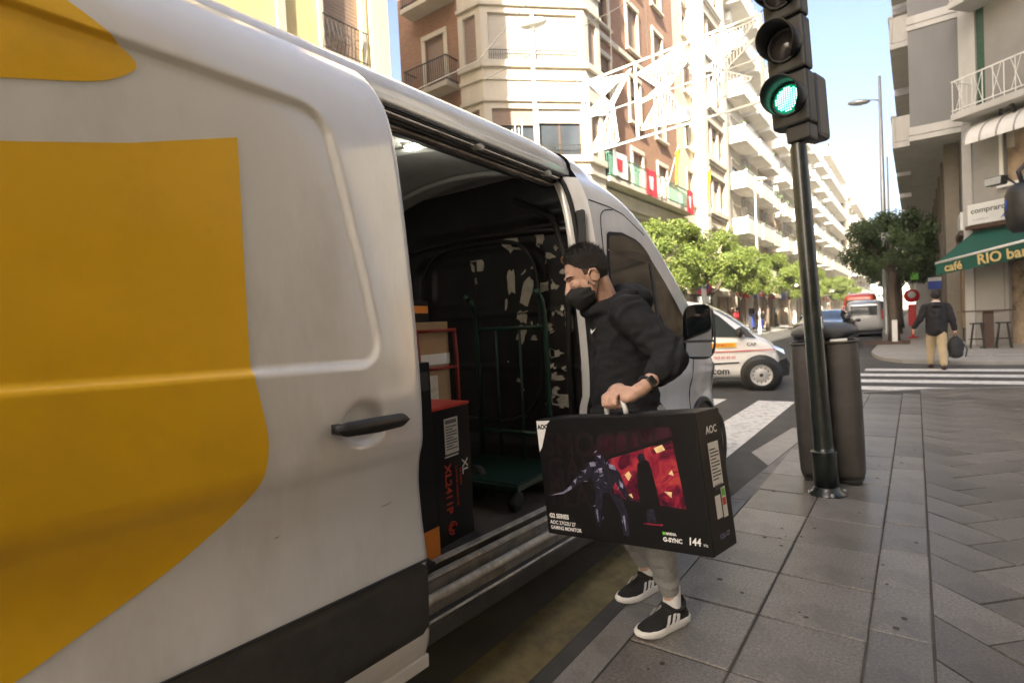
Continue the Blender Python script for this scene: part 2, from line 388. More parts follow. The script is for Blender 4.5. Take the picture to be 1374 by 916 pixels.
# herringbone field right of the strip (slabs .27 x .54 at 45 degrees)
hw, hl = .272, .544
hm = slabmesh(hl-.008, hw-.008, 'granite_dark'); c45 = math.sqrt(.5)
cnt = 0
cells = set()
for i in range(-60, 60):
    for j in range(-60, 60):
        # herringbone in rotated grid with unit hw: horizontal pair where (i-j)%4==0, vertical pair where (i-j)%4==3 -> (cells)
        k = (i-j) % 4
        if k == 0: u, v, r = (i+1)*hw, (j+.5)*hw, 0
        elif k == 3: u, v, r = (i+.5)*hw, (j+1)*hw, 90
        else: continue
        x = (u-v)*c45+.4; y = (u+v)*c45+5
        if .03+.0 < x < 1.62 and 1.9 < y < 11.6+.3*(x-.2):
            if x < .03+.27*c45*1.0:
                # cut piece at the edge: shorter slab so it never crosses the strip
                pass
            cells.add((round(x,3), round(y,3), r))
def clip_poly(poly, n, d):       # keep n.p >= d
    out = []
    for a, b in zip(poly, poly[1:]+poly[:1]):
        da = n[0]*a[0]+n[1]*a[1]-d; db = n[0]*b[0]+n[1]*b[1]-d
        if da >= 0: out.append(a)
        if (da >= 0) != (db >= 0): t = da/(da-db); out.append((a[0]+(b[0]-a[0])*t, a[1]+(b[1]-a[1])*t))
    return out
def polyslab(poly, m, h=.05):
    b = MB(); cx = sum(p[0] for p in poly)/len(poly); cy = sum(p[1] for p in poly)/len(poly)
    b.prism([(p[0]-cx, p[1]-cy) for p in poly], -h, 0); return b.mesh('slab', m), cx, cy
for x, y, r in sorted(cells):
    a = R(45+r); ca, sa = math.cos(a), math.sin(a); lx, ly = hl/2-.004, hw/2-.004
    poly = [(x+ca*p-sa*q, y+sa*p+ca*q) for p, q in ((-lx,-ly),(lx,-ly),(lx,ly),(-lx,ly))]
    if min(p[0] for p in poly) <   .036 or max(p[1]-.45*p[0] for p in poly) > 11.2:
        poly = clip_poly(poly, (1,0),   .036)
        if len(poly) > 2: poly = clip_poly(poly, (.45,-1), -11.2)
        if len(poly) < 3: continue
        ar = abs(sum(p[0]*q[1]-q[0]*p[1] for p, q in zip(poly, poly[1:]+poly[:1])))/2
        if ar < .004: continue
        me, px, py = polyslab(poly, 'granite_dark'); put('slab', me, px, py)
    else: put('slab', hm, x, y, a)
# kerb stones
kp = [(-1.185,-1.5),(-1.185,-.5),(-1.185,.5),(-1.185,1.5),(-1.185,2.5),(-1.185,3.45),(-1.185,4.3),(-1.14,5.1),(-1.06,6.2),(-.99,7.2),(-.92,8.2),(-.88,9.4),(-.85,10.68)]
for (x0,y0),(x1,y1) in zip(kp, kp[1:]):
    g = .004; i0 = .138 if y0 < 5 else .15
    q = MB().add([(x0,y0+g,-.13),(x1,y1-g,-.13),(x1+.138,y1-g,-.13),(x0+.138,y0+g,-.13),(x0,y0+g,-.012),(x1,y1-g,-.012),(x1+.138,y1-g,-.001),(x0+.138,y0+g,-.001),(x0+.012,y0+g,-.001),(x1+.012,y1-g,-.001)],
        [(0,4,5,1),(4,8,9,5),(8,7,6,9),(7,3,2,6),(0,3,7,8,4),(1,5,9,6,2)]).build('kerb_stone', 'kerb', pv)
for (x0,y0),(x1,y1) in (((-.85,10.7),(.2,11.4)),((.2,11.4),(1.5,12.0)),((1.5,12),(3.6,12.15))):
    d = Vector((x1-x0,y1-y0,0)).normalized(); n = Vector((d.y,-d.x,0))*.14
    MB().add([(x0,y0,-.13),(x1,y1,-.13),(x1,y1,-.001),(x0,y0,-.001),(x0+n.x,y0+n.y,-.001),(x1+n.x,y1+n.y,-.001)], [(0,1,2,3),(3,2,5,4)]).build('kerb_stone', 'kerb', pv)
# far right, left pavements
FR = [(-1.0,19.2),(-.8,18.2),(-.3,17.3),(.6,16.95),(12,16.9),(40,16.9),(40,24),(3,24),(3,180),(-1.15,180),(-1.15,20.5)]
o = struct(MB().prism(FR, -.14, 0).build('far_pavement', 'far_paving', bevel=.02))
struct(MB().prism([(-11.5,18.2),(-10.2,17.6),(-9,18.4),(-8.1,20),(-8,22),(-8,180),(-11.5,180)], -.14, 0).build('left_pavement', 'far_paving', bevel=.02))
struct(MB().prism([(-40,15.9),(-13,15.9),(-10.2,17.59),(-11.51,18.19),(-14,19),(-40,19)], -.14, 0).build('left_pavement', 'far_paving', bevel=.02))
struct(MB().prism([(-11.4,-40),(-8,-40),(-8,9.5),(-9,10.8),(-11.4,10.8)], -.14, 0).build('left_pavement', 'far_paving', bevel=.02))
# patch of paler cement where the dropped kerb meets the road
struct(MB().add([(-1.45,6.2,RZ+.006),(-1.12,5.6,RZ+.006),(-1.04,6.8,RZ+.006),(-1.0,8.0,RZ+.006),(-1.3,7.7,RZ+.006)], [(0,1,2,3,4)]).build('cement_patch', 'far_paving'))
# drain grates on the café pavement
for x in (1.15, 1.9):
    tg = thing('drain_grate', ['dark drain grate in the café pavement, nearer the table', 'dark drain grate in the café pavement, further right'][x > 1.5], 'grate', (x, 18.6, .004), group='drain grates')
    f = MB(); f.box(-.32,.32,-.14,.14,-.01,0); f.build('frame', 'iron', tg)
    for i in range(5): MB().box(-.3,.3,-.11+i*.05,-.09+i*.05,0,.006).build('slat', 'galvanised', tg)
# leaves / chewing gum marks and small litter
gum = MB()
random.seed(3)
for i in range(60):
    x, y = random.uniform(-1.0,.0), random.uniform(1.8,7); r = random.uniform(.006,.016)
    gum.add([(x+r*math.cos(a)*random.uniform(.7,1.1), y+r*math.sin(a)*random.uniform(.7,1.1), .0022) for a in [k*math.pi/4 for k in range(8)]], [tuple(range(8))])
g = gum.build('gum_spots', 'joint', None); g['kind'] = 'stuff'; tag(g, 'dark flattened gum spots on the pavement slabs', 'gum spots')
# ================================================================== delivery van (right side and open cargo door towards us)
VO = (-1.47, 1.40, -.10)
van = thing('delivery_van', 'large white delivery van with yellow logo shapes and open sliding door', 'van', VO, (R(-1.6), 0, R(-1.0)))
PROF = [(.26,-.05),(.30,-.02),(.345,-.004),(.39,0),(.65,0),(.70,-.006),(.82,-.022),(.93,-.03),(1.02,-.022),(1.075,-.004),(1.11,0),(1.2,0),(1.36,-.006),(1.5,-.016),(1.8,-.045),(2.05,-.075),(2.2,-.10),(2.32,-.135),(2.41,-.18),(2.47,-.225),(2.51,-.265)]
def sd_rr(y, z, y0, y1, z0, z1, r):     # signed distance to rounded rectangle
    cx, cy = (y0+y1)/2, (z0+z1)/2; dx = abs(y-cx)-(y1-y0)/2+r; dy = abs(z-cy)-(z1-z0)/2+r
    return math.hypot(max(dx,0), max(dy,0)) + min(max(dx,dy),0) - r
def door_x(y, z):
    x = slerp(PROF, z)
    lean = (z-1.39)/.8*-.13                                # the front edge of the pressing leans back
    d = sd_rr(y-lean, z, -1.9, -.175, 1.385, 2.235, .09)
    x -= .017*smooth01(.010, -.010, d)
    # grip recess behind the handle
    q = ((y+.265)/.075)**2 + ((z-1.19)/.062)**2
    if q < 1.6: x -= .026*(1-smooth01(.55,1.6,q))
    x -= .012*smooth01(-.022, 0, y)                           # rolled leading edge
    return x
def le(z): return 0 if z < 2.3 else -.02*((z-2.3)/.21)**2
door = MB(); NY, NZ = 150, 200
def dfn(u, v):
    y = -1.35+1.35*u; z = .26+(2.51-.26)*v
    return (door_x(y, z), y + le(z), z)
door.grid(dfn, NY, NZ); dd = door.build('sliding_door', 'van_white', van, smooth=True)
# door thickness (leading edge, folded back)
e = MB(); zs = [.26+(2.51-.26)*j/60 for j in range(61)]
vs = []
for z in zs:
    x = door_x(0, z); y = le(z); vs += [(x,y,z),(x-.006,y+.004,z),(x-.06,y,z),(x-.06,y-.12,z)]
fs = []
for j in range(60):
    for k in range(3): a = j*4+k; fs.append((a, a+1, a+5, a+4))
e.add(vs, fs); e.build('door_edge', 'van_white', dd, smooth=True)
sl = MB(); sl.tube([(door_x(0,z)-.045, le(z)+.008, z) for z in zs[2:-2]], .011, 6); sl.build('door_seal', 'rubber', dd, smooth=True)
MB().box(-.07,-.012,-1.34,-.004,.25,.3).build('door_bottom_flange', 'van_white', dd, bevel=.006)
# black rub strip
rs = MB(); rs.grid(lambda u,v: (door_x(-1.35+1.343*u, .39+.26*v)+.007*min(1, 12*v, 12*(1-v)), -1.35+1.343*u, .39+.26*v), 40, 16); rs.build('rub_strip', 'trim_grey', dd, smooth=True)
MB().tube([(door_x(-.3,.655)+.004, y, .655) for y in (-1.35,-.7,-.007)], .005, 6).build('strip_edge', 'black_plastic', dd)
# handle
h = MB(); h.grid(lambda u,v: (.045+.018*math.sin(math.pi*u)*.6 + .014*math.cos(2*math.pi*v), -.405+.285*u, 1.19+(.026-.007*abs(u-.5))*math.sin(2*math.pi*v)*(min(1,10*u,10*(1-u))**.5)), 24, 14)
h.box(-.02,.05,-.395,-.37,1.175,1.205); h.box(-.02,.05,-.16,-.135,1.175,1.205)
h.build('door_handle', 'black_plastic', dd, smooth=True)
# yellow graphics: strips that follow the panel
def decal(name, poly, nz=150):
    zs0 = min(p[1] for p in poly); zs1 = max(p[1] for p in poly); b = MB()
    def span(z):
        xs = []
        for (a,c),(p,q) in zip(poly, poly[1:]+poly[:1]):
            if (c <= z) != (q <= z): xs.append(a+(p-a)*(z-c)/(q-c))
        return (min(xs), max(xs)) if len(xs) > 1 else None
    rows = []
    for j in range(nz+1):
        z = zs0+1e-4+(zs1-zs0-2e-4)*j/nz; s_ = span(z)
        if s_: rows.append([(door_x(s_[0]+(s_[1]-s_[0])*i/24, z)+.0022, s_[0]+(s_[1]-s_[0])*i/24 + le(z), z) for i in range(25)])
    vs = [p for r_ in rows for p in r_]; fs = [(j*25+i, j*25+i+1, (j+1)*25+i+1, (j+1)*25+i) for j in range(len(rows)-1) for i in range(24)]
    return b.add(vs, fs).build(name, 'van_yellow', dd, smooth=True)
SHY = -.035
cur = [(-.575,2.045),(-.588,1.75),(-.597,1.40),(-.585,1.30),(-.568,1.20),(-.567,1.14),(-.58,1.08),(-.61,1.03),(-.66,.985),(-.73,.94),(-.81,.895),(-.90,.855),(-1.0,.815),(-1.1,.775),(-1.22,.735),(-1.34,.705)]
def spl(pts, n=6):
    out = []
    for i in range(len(pts)-1):
        p0, p1, p2, p3 = pts[max(i-1,0)], pts[i], pts[i+1], pts[min(i+2,len(pts)-1)]
        for k in range(n):
            t = k/n; out.append(tuple(.5*((2*b)+(-a+c)*t+(2*a-5*b+4*c-d)*t*t+(-a+3*b-3*c+d)*t**3) for a,b,c,d in zip(p0,p1,p2,p3)))
    return out+[pts[-1]]
decal('yellow_bowl', [(max(-1.345, y+SHY), z+.018) for y, z in [(-1.34,1.86),(-1.09,1.895),(-.85,1.955),(-.575,2.045)] + spl(cur[1:], 5)])
decal('yellow_dot', [(max(-1.345, y-.055), z) for y, z in spl([(-1.34,2.015),(-1.15,2.035),(-1.0,2.075),(-.88,2.115),(-.81,2.165),(-.80,2.195),(-.83,2.225),(-.90,2.275),(-1.0,2.325),(-1.12,2.37),(-1.34,2.40)], 5)])
# ------------------------------------------------------------------ body shell
XC = -1.09; HW = 1.015
def inset(z): return -slerp(PROF, z-.03 if z > 2 else z)
TOP = [(-2.9,2.66),(1.2,2.715),(1.7,2.69),(2.05,2.60),(2.4,2.42),(2.7,2.20),(3.0,1.98),(3.3,1.74),(3.55,1.52),(3.75,1.38),(4.0,1.28),(4.15,1.18),(4.27,1.0),(4.32,.7)]
PLAN = [(-3,1),(2.6,1),(3.3,.985),(3.7,.955),(3.95,.91),(4.15,.82),(4.26,.7),(4.32,.55)]
def cabw(y, z):
    zt = slerp(TOP, y); w = (HW - inset(min(z, 2.50)))*slerp(PLAN, y); rr = .215
    k = (z-(zt-rr))/rr
    if k > 0: w *= max(0, 1-min(1,k)**2.667)**.275
    return w
def side_x(y, z): return XC + cabw(y, z)
ys = [1.62+ i*.06 for i in range(46)]; ys = [y for y in ys if y < 4.32]+[4.318]
NS = 44
cab = MB(); vs = []
for y in ys:
    zt = slerp(TOP, y); zb = .30
    prof = []
    for k in range(NS+1):
        t = k/NS; z = zb+(zt-zb)*(1-(1-t)**1.6); prof.append((cabw(y,z), z))
    for s_ in (1,-1):
        for w, z in (prof if s_ > 0 else prof[::-1]): vs.append((XC+s_*w, y, z))
nn = 2*(NS+1); fs = []
for i in range(len(ys)-1):
    for j in range(nn-1): a = i*nn+j; fs.append((a, a+1, a+nn+1, a+nn))
fs.append(tuple((len(ys)-1)*nn+j for j in range(nn)))
cab.add(vs, fs); cab_o = cab.build('cab_body', 'van_white', van, smooth=True)
# roof over the cargo space + cant rail above the opening
rf = MB()
def roof_fn(u, v):
    y = -2.8+4.42*u; zt = slerp(TOP, y)
    a = math.pi*v; c = math.cos(a); s_ = math.sin(a)
    w = HW-.25
    return (XC+w*(abs(c)**.55)*(1 if c > 0 else -1), y, zt-.215+.215*(s_**.75))
rf.grid(roof_fn, 30, 40); roof = rf.build('roof', 'van_white', van, smooth=True)
MB().box(XC+HW-.41, XC+HW-.238, -.15, 1.62, 2.465, 2.505).build('cant_rail', 'van_white', van, bevel=.008)
tr = MB(); tr.box(XC+HW-.29, XC+HW-.245, -.15, 1.56, 2.442, 2.464); tr.build('door_track', 'black_plastic', van)
for k, (dx, z, hh, mm) in enumerate(((-.21,2.43,.008,'aluminium'),(-.245,2.415,.018,'trim_grey'),(-.272,2.405,.01,'aluminium'),(-.30,2.395,.02,'trim_grey'))):
    MB().box(XC+HW+dx-.07, XC+HW+dx-.04, -.15, 1.54, z, z+hh).build('track_lip', mm, van)
# far side wall, rear and behind-the-door panel
w = MB(); w.grid(lambda u,v: (XC-(HW-inset(.3+2.19*v)), -2.8+4.4*u, .3+2.19*v), 6, 30); w.build('far_side', 'van_white', van, smooth=True)
w = MB(); w.grid(lambda u,v: (XC+(HW-inset(.3+2.19*v)), -2.8+2.55*u, .3+2.19*v), 6, 30); w.build('rear_side_panel', 'van_white', van, smooth=True)
for sx in (-1, 1): MB().box(XC+(.01 if sx > 0 else -.95), XC+(.95 if sx > 0 else -.01), -2.86, -2.81, .45, 2.4).build('rear_door', 'van_white', van, bevel=.02)
MB().box(XC-.98, XC+.98, -2.92, -2.8, .3, .45).build('rear_bumper', 'black_plastic', van, bevel=.02)
# interior
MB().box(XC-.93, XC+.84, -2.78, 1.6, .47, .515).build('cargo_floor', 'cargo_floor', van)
il = MB(); il.grid(lambda u,v: (XC-.9+.06*math.sin(math.pi*v)*-1, -2.75+4.33*u, .52+1.86*v), 4, 14); il.build('inner_wall', 'cargo_wall', van, smooth=True)
for z in (1.0, 1.62): MB().box(XC-.93, XC-.86, -2.7, 1.5, z, z+.09).build('wall_rail', 'bulkhead', van, bevel=.01)
cl = MB(); cl.grid(lambda u,v: (XC-.86+1.64*v, -2.75+4.33*u, 2.45+.125*math.sin(math.pi*v)), 10, 20); cl.build('ceiling', 'cargo_wall', van, smooth=True)
for y in (.1, .75, 1.38):
    MB().tube([(XC-.86+1.64*v, y, 2.43+.12*math.sin(math.pi*v)) for v in [k/16 for k in range(17)]], .03, 6, sx=.6).build('roof_bow', 'cargo_wall', van, smooth=True)
# interior lamp
lampx, lampy = -.78, .72
MB().box(lampx-.05, lampx+.05, lampy-.035, lampy+.035, 2.537, 2.575).build('lamp_housing', 'cargo_wall', van, bevel=.006)
MB().box(lampx-.035, lampx+.035, lampy-.02, lampy+.02, 2.523, 2.536).build('lamp_lens', mat('lamp_glow', (.9,.9,.8), .4, var=0, emit=(1,.97,.8), estr=30), van)
ll = bpy.data.lights.new('cargo_lamp', 'POINT'); ll.shadow_soft_size = .04; ll.energy = .22; ll.color = (1,.95,.82); lo = bpy.data.objects.new('cargo_lamp', ll); COL.objects.link(lo); lo.parent = van; lo.location = (lampx, lampy, 2.33)
# bulkhead
bk = MB(); BY = 1.585
def bulk_fn(u, v):
    z = .5+2.03*v; rx_ = .84-.42*max(0, z-2.15); x = XC-.9+(.9+rx_)*u if z > 2.15 else XC-.9+1.74*u; d = 0
    d += .035*smooth01(.02,-.02, sd_rr(x,z, XC-.62, XC+.60, .75, 2.07, .16))
    d += .02*smooth01(.01,-.01, sd_rr(x,z, XC-.46, XC-.05, 1.73, 2.0, .04))
    d -= .03*math.exp(-((z-2.17)/.03)**2); d -= .015*math.exp(-((z-1.62)/.012)**2); d += .02*math.exp(-((z-2.26)/.04)**2)
    d -= .012*math.exp(-((z-1.25)/.012)**2)
    return (x, BY+d, z)
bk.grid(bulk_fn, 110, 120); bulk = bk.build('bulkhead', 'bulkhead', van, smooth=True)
MB().tube([(x, BY-.02, 2.12+.05*math.sin((x-XC+.9)/1.7*math.pi)) for x in [XC-.88+1.7*k/14 for k in range(15)]], .022, 8).build('cross_rib', 'bulkhead', bulk, smooth=True)
MB().tube([(XC+.55*c_, BY-.012, 1.5+.62*s_) for c_, s_ in [(math.copysign(abs(math.cos(a))**.5, math.cos(a)), math.copysign(abs(math.sin(a))**.5, math.sin(a))) for a in [k*math.pi/24 for k in range(48)]]], .014, 6, closed=True).build('panel_bead', 'bulkhead', bulk, smooth=True)
# hoses and cables along the pillar
MB().tube([(XC+.8,BY-.03,.6),(XC+.78,BY-.05,1.3),(XC+.8,BY-.05,1.9),(XC+.70,BY-.06,2.2),(XC+.4,BY-.06,2.36)], .02, 8).build('loom', 'rubber', bulk, smooth=True)
MB().ell((XC+.775,BY-.05,1.93), (.026,.024,.03)).build('warning_lamp', 'orange_print', bulk, smooth=True)
# torn labels
random.seed(11)
def patch(cx, cz, w, h, rot=0, tear=.25):
    n = 14; pts = []
    for k in range(n):
        a = 2*math.pi*k/n; c_, s_ = math.cos(a), math.sin(a); q = 1/max(abs(c_), abs(s_)); q *= 1-random.random()*tear
        x, z = c_*q*w/2, s_*q*h/2; pts.append((cx+x*math.cos(rot)-z*math.sin(rot), cz+x*math.sin(rot)+z*math.cos(rot)))
    b = MB(); vs = [(p[0], bulk_fn((p[0]-XC+.9)/1.74, (p[1]-.5)/2.03)[1]-.004, p[1]) for p in pts]
    b.add(vs, [tuple(range(n))]); b.build('sticker', 'sticker', bulk)
# positions in world bulkhead coordinates (x, z)
for X, Z, w_, h_, r_, t_ in ((-2.58,1.834,.17,.10,0,.08),(-2.60,1.73,.05,.07,.2,.5),(-2.24,1.945,.2,.10,-.05,.25),(-2.0,1.95,.10,.14,.3,.5),(-1.93,1.83,.13,.05,-.2,.6),(-2.27,1.69,.09,.22,.05,.3),(-2.14,1.62,.11,.24,-.35,.25),(-1.97,1.64,.2,.09,.1,.35),(-2.18,1.45,.12,.12,-.2,.4),(-2.2,1.33,.1,.15,-.4,.4),(-2.0,1.37,.2,.07,0,.5),(-1.92,1.2,.2,.08,0,.5),(-1.9,1.04,.18,.06,.1,.5),(-1.87,.9,.24,.11,-.1,.25),(-1.8,1.42,.08,.2,.1,.4),(-1.82,1.1,.1,.06,.1,.5),(-2.32,1.55,.03,.14,-.1,.6)):
    patch(X+1.47, Z+.1+.045, w_*.85, h_*.85, r_, t_)
for k in range(34):
    X = random.choice([-2.25,-2.15,-2.0,-1.93,-1.88,-1.85])+random.uniform(-.07,.07); Z = random.uniform(.85,1.98); patch(X+1.47, Z+.145, random.uniform(.02,.08), random.uniform(.015,.05), random.uniform(-.8,.8), .6)
# sill: kick plate, track, rocker
SP = [(-.50,.516),(-.20,.516),(-.185,.505),(-.185,.475),(-.165,.47),(-.15,.478),(-.135,.47),(-.135,.425),(-.09,.42),(-.085,.37),(-.06,.365),(-.045,.35),(-.045,.29),(-.09,.25)]
def sill_part(nm, i0, i1, m):
    b = MB(); vs = []; pts = SP[i0:i1+1]
    for y in (-.4, .3, 1.0, 1.62): vs += [(x-.02, y, z) for x, z in pts]
    k = len(pts); fs = [(i*k+j, (i+1)*k+j, (i+1)*k+j+1, i*k+j+1) for i in range(3) for j in range(k-1)]
    b.add(vs, fs).build(nm, m, van)
sill_part('floor_edge', 0, 3, 'cargo_floor'); sill_part('step_channel', 3, 9, 'sill_plastic'); sill_part('rocker', 9, 13, 'trim_grey')
MB().bar((-.205,-.3,.519),(-.205,1.58,.519), .034, .008).build('kick_plate', 'aluminium', van)
MB().bar((-.168,-.3,.484),(-.168,1.55,.484), .028, .014).build('lower_track', 'aluminium', van)
MB().tube([(-.112,-.35,.426),(-.112,1.6,.426)], .02, 10).build('step_rib', 'aluminium', van, smooth=True)
MB().tube([(-.07,-.35,.366),(-.07,1.62,.366)], .006, 8).build('step_rib', 'aluminium', van, smooth=True)
for y in (.15,.32,.62,.9,1.2): MB().lathe([(.009,0),(.009,.006),(0,.007)], 8, (-.152,y,.482)).build('bolt', 'aluminium', van)
MB().box(-.23,-.17,.12,.2,.515,.535).build('roller_guide', 'black_plastic', van, bevel=.004)
# B-pillar edge strips
bp = MB(); 
bpz = [.5+1.95*k/30 for k in range(31)]
def bpx(z): return side_x(1.66, z)
vs = []
for z in bpz: x = bpx(z); vs += [(x,1.625,z),(x-.03,1.6,z),(x-.06,1.545,z),(x-.14,1.53,z)]
bp.add(vs, [(j*4+k, j*4+k+1, j*4+k+5, j*4+k+4) for j in range(30) for k in range(3)]); bp.build('pillar', 'van_white', van, smooth=True)
sv = MB(); sv.tube([(bpx(z)-.075, 1.535, z) for z in bpz], .016, 6); sv.build('opening_seal', 'rubber', van, smooth=True)
MB().bar((bpx(2)-.05,1.54,2.02),(bpx(2.2)-.04,1.56,2.22), .03, .05).build('catch', 'black_plastic', van)
MB().lathe([(.022,0),(.026,.02),(.018,.035),(0,.036)], 12, (bpx(1.2)-.035,1.585,1.24), 'x').build('door_buffer', 'black_plastic', van, smooth=True)
MB().box(bpx(.9)-.05, bpx(.9)-.01, 1.54, 1.59, .98, 1.06).build('striker', 'black_plastic', van, bevel=.006)
# cab: side glass, seams, mirror, arch, wheel
def on_side(name, poly, m, off=.004, nz=40, ny=24, par=None):
    b = MB(); z0 = min(p[1] for p in poly); z1 = max(p[1] for p in poly); rows = []
    for j in range(nz+1):
        z = z0+1e-4+(z1-z0-2e-4)*j/nz; xs = []
        for (a,c),(p,q) in zip(poly, poly[1:]+poly[:1]):
            if (c <= z) != (q <= z): xs.append(a+(p-a)*(z-c)/(q-c))
        if len(xs) > 1: rows.append([(side_x(min(xs)+(max(xs)-min(xs))*i/ny, z)+off, min(xs)+(max(xs)-min(xs))*i/ny, z) for i in range(ny+1)])
    vs = [p for r_ in rows for p in r_]; k = ny+1
    return b.add(vs, [(j*k+i, j*k+i+1, (j+1)*k+i+1, (j+1)*k+i) for j in range(len(rows)-1) for i in range(ny)]).build(name, m, par or van, smooth=True)
WIN = spl([(1.78,1.52),(1.76,1.8),(1.80,2.05),(1.86,2.10),(2.1,2.115),(2.32,2.07),(2.5,1.95),(2.8,1.72),(3.05,1.5),(3.16,1.38),(3.1,1.345),(2.6,1.39),(2.0,1.45),(1.82,1.47)], 4)
on_side('window_seal', [(2.45+(y-2.45)*1.035, 1.74+(z-1.74)*1.06) for y, z in WIN], 'rubber', .003)
gl = on_side('cab_window', WIN, 'dark_glass', .006)
MB().tube([(side_x(2.42,z)+.008, 2.42+.02*(2.0-z), z) for z in (1.42,1.7,1.96)], .012, 6).build('quarter_bar', 'black_plastic', gl)
def seam(pts, nm='panel_gap', r=.004):
    MB().tube([(side_x(y,z)+.0005, y, z) for y, z in pts], r, 6).build(nm, 'rubber', cab_o)
seam(spl([(1.70,.55),(1.69,1.2),(1.70,1.8),(1.73,2.15),(1.80,2.25),(1.95,2.285)],4)); seam(spl([(3.08,.5),(3.1,.9),(3.14,1.2),(3.22,1.36)],4))
seam([(1.70,.56),(2.4,.54),(3.08,.52)]); seam([(1.64,2.30),(1.9,2.30),(2.1,2.28),(2.4,2.17)])
on_side('rub_strip', [(1.72,.42),(2.95,.42),(2.95,.64),(1.72,.64)], 'trim_grey', .006, par=cab_o)
MB().box(-.09,.0,1.86,2.06,1.155,1.19).build('cab_door_handle', 'black_plastic', cab_o, bevel=.01)
mr = MB(); MR = Matrix.Translation((.12,2.72,1.45)); mr.M = MR
mr.grid(lambda u,v: ((-.01+.115*math.copysign(abs(math.cos(2*math.pi*v))**.55, math.cos(2*math.pi*v)))*(1-.35*u**3), -.02+.12*u, .205*math.copysign(abs(math.sin(2*math.pi*v))**.5, math.sin(2*math.pi*v))*(1-.25*u**3)), 10, 28)
mr.add([((-.01+.075*math.cos(a)), .1, .15*math.sin(a)) for a in [k*math.pi/8 for k in range(16)]], [tuple(range(16))])
mir = mr.build('wing_mirror', 'black_plastic', van, smooth=True)
g = MB(); g.M = MR; g.prism([(-.115+.01,-.06),(.085,-.06),(.09,.17),(.075,.19),(-.09,.19),(-.105,.17)], -.012, -.008, 'y'); g.build('mirror_glass', 'mirror_glass', mir)
g = MB(); g.M = MR; g.prism([(-.10,-.185),(.07,-.185),(.085,-.165),(.085,-.08),(-.105,-.08),(-.11,-.165)], -.012, -.008, 'y'); g.build('wide_angle_glass', 'mirror_glass', mir)
g = MB(); g.M = MR; g.box(-.118,.1,-.022,.0,-.078,-.062); g.build('glass_divider', 'black_plastic', mir)
MB().bar((.06,2.78,1.36),(-.17,2.84,1.33), .05, .07).build('mirror_arm', 'black_plastic', mir, bevel=.01)
on_side('mirror_base', [(2.72,1.27),(3.0,1.27),(3.12,1.38),(2.95,1.44),(2.75,1.42)], 'black_plastic', .012, par=mir)
def wheel(par, c, r, wd, side=1, rim='steel_rim', name='wheel', spokes=True):
    t = MB(); ri = r*.66; h_ = wd/2
    t.lathe([(ri,-h_),(r*.93,-h_),(r*.985,-h_*.8),(r,-h_*.5),(r,h_*.5),(r*.985,h_*.8),(r*.93,h_),(ri,h_)], 32, c, 'x', cap=False)
    wo_ = t.build(name, 'rubber', par, smooth=True)
    q = MB(); s_ = side*h_
    q.lathe([(ri*1.02,s_*.98),(ri*.95,s_*.99),(ri*.9,s_*.7),(ri*.55,s_*.6),(ri*.5,s_*.85),(ri*.25,s_*.9),(ri*.22,s_*1.0),(0,s_*1.0)], 28, c, 'x', cap=False); q.build('rim', rim, wo_, smooth=True)
    if spokes:
        hb = MB()
        for k in range(12):
            a = 2*math.pi*k/12; hb.lathe([(ri*.055,s_*.66),(0,s_*.665)], 8, (c[0], c[1]+ri*.73*math.cos(a), c[2]+ri*.73*math.sin(a)), 'x')
        hb.build('rim_holes', 'black_plastic', wo_)
        hb = MB(); hb.lathe([(ri*.2,s_*1.0),(ri*.18,s_*1.06),(0,s_*1.08)], 16, c, 'x'); hb.build('hub_cap', 'black_plastic', wo_, smooth=True)
    return wo_
wc = (-.21, 3.42, .43)
ar = MB(); ar.tube([(side_x(3.42+.43*math.cos(a), .43+.43*math.sin(a))+.006, 3.42+.43*math.cos(a), .43+.43*math.sin(a)) for a in [math.pi*k/20 for k in range(21)]], .028, 6); ar.build('wheel_arch', 'black_plastic', van, smooth=True)
on_side('arch_opening', [(3.42+.42*math.cos(a), .43+.42*math.sin(a)) for a in [math.pi*k/20 for k in range(21)]]+[(3.0,.31),(3.84,.31)], 'black_plastic', .004, par=cab_o)
wheel(van, (-.11,3.42,.43), .35, .2); wheel(van, (-.22,-1.6,.33), .34, .22)
wheel(van, (XC-.86,3.42,.43), .35, .2, -1)
on_side('front_bumper', [(3.9,.3),(4.3,.3),(4.3,.75),(3.9,.7)], 'black_plastic', .01, par=cab_o)
on_side('headlamp', spl([(3.85,1.0),(4.1,.92),(4.2,.98),(4.1,1.12),(3.88,1.16),(3.8,1.1),(3.85,1.0)],4), 'mirror_glass', .008, par=cab_o)
# windscreen
ws = MB(); ws.grid(lambda u,v: (XC+(-.78+1.56*v)*1.0, 2.25+1.35*u, slerp(TOP, 2.25+1.35*u)+.006-.09*abs(2*v-1)**4), 16, 16); ws.build('windscreen', 'dark_glass', van, smooth=True)

# scratches and scuffs on the sliding door
random.seed(21)
for y0, z0, ln, sl_ in ((-.58,.90,.02,.2),(-.19,.89,.05,.12),(-.95,1.52,.012,.0)):
    b = MB(); pts = [(y0+ln*k/6, z0+sl_*ln*k/6+random.uniform(-.002,.002)) for k in range(7)]; hw2 = [.0003,.0008,.001,.0008,.001,.0006,.0003]
    vs = []
    for (y, z), w_ in zip(pts, hw2): vs += [(door_x(y,z-w_)+.0012,y,z-w_),(door_x(y,z+w_)+.0012,y,z+w_)]
    b.add(vs, [(2*i,2*i+2,2*i+3,2*i+1) for i in range(6)]); b.build('scratch', 'trim_grey', dd)
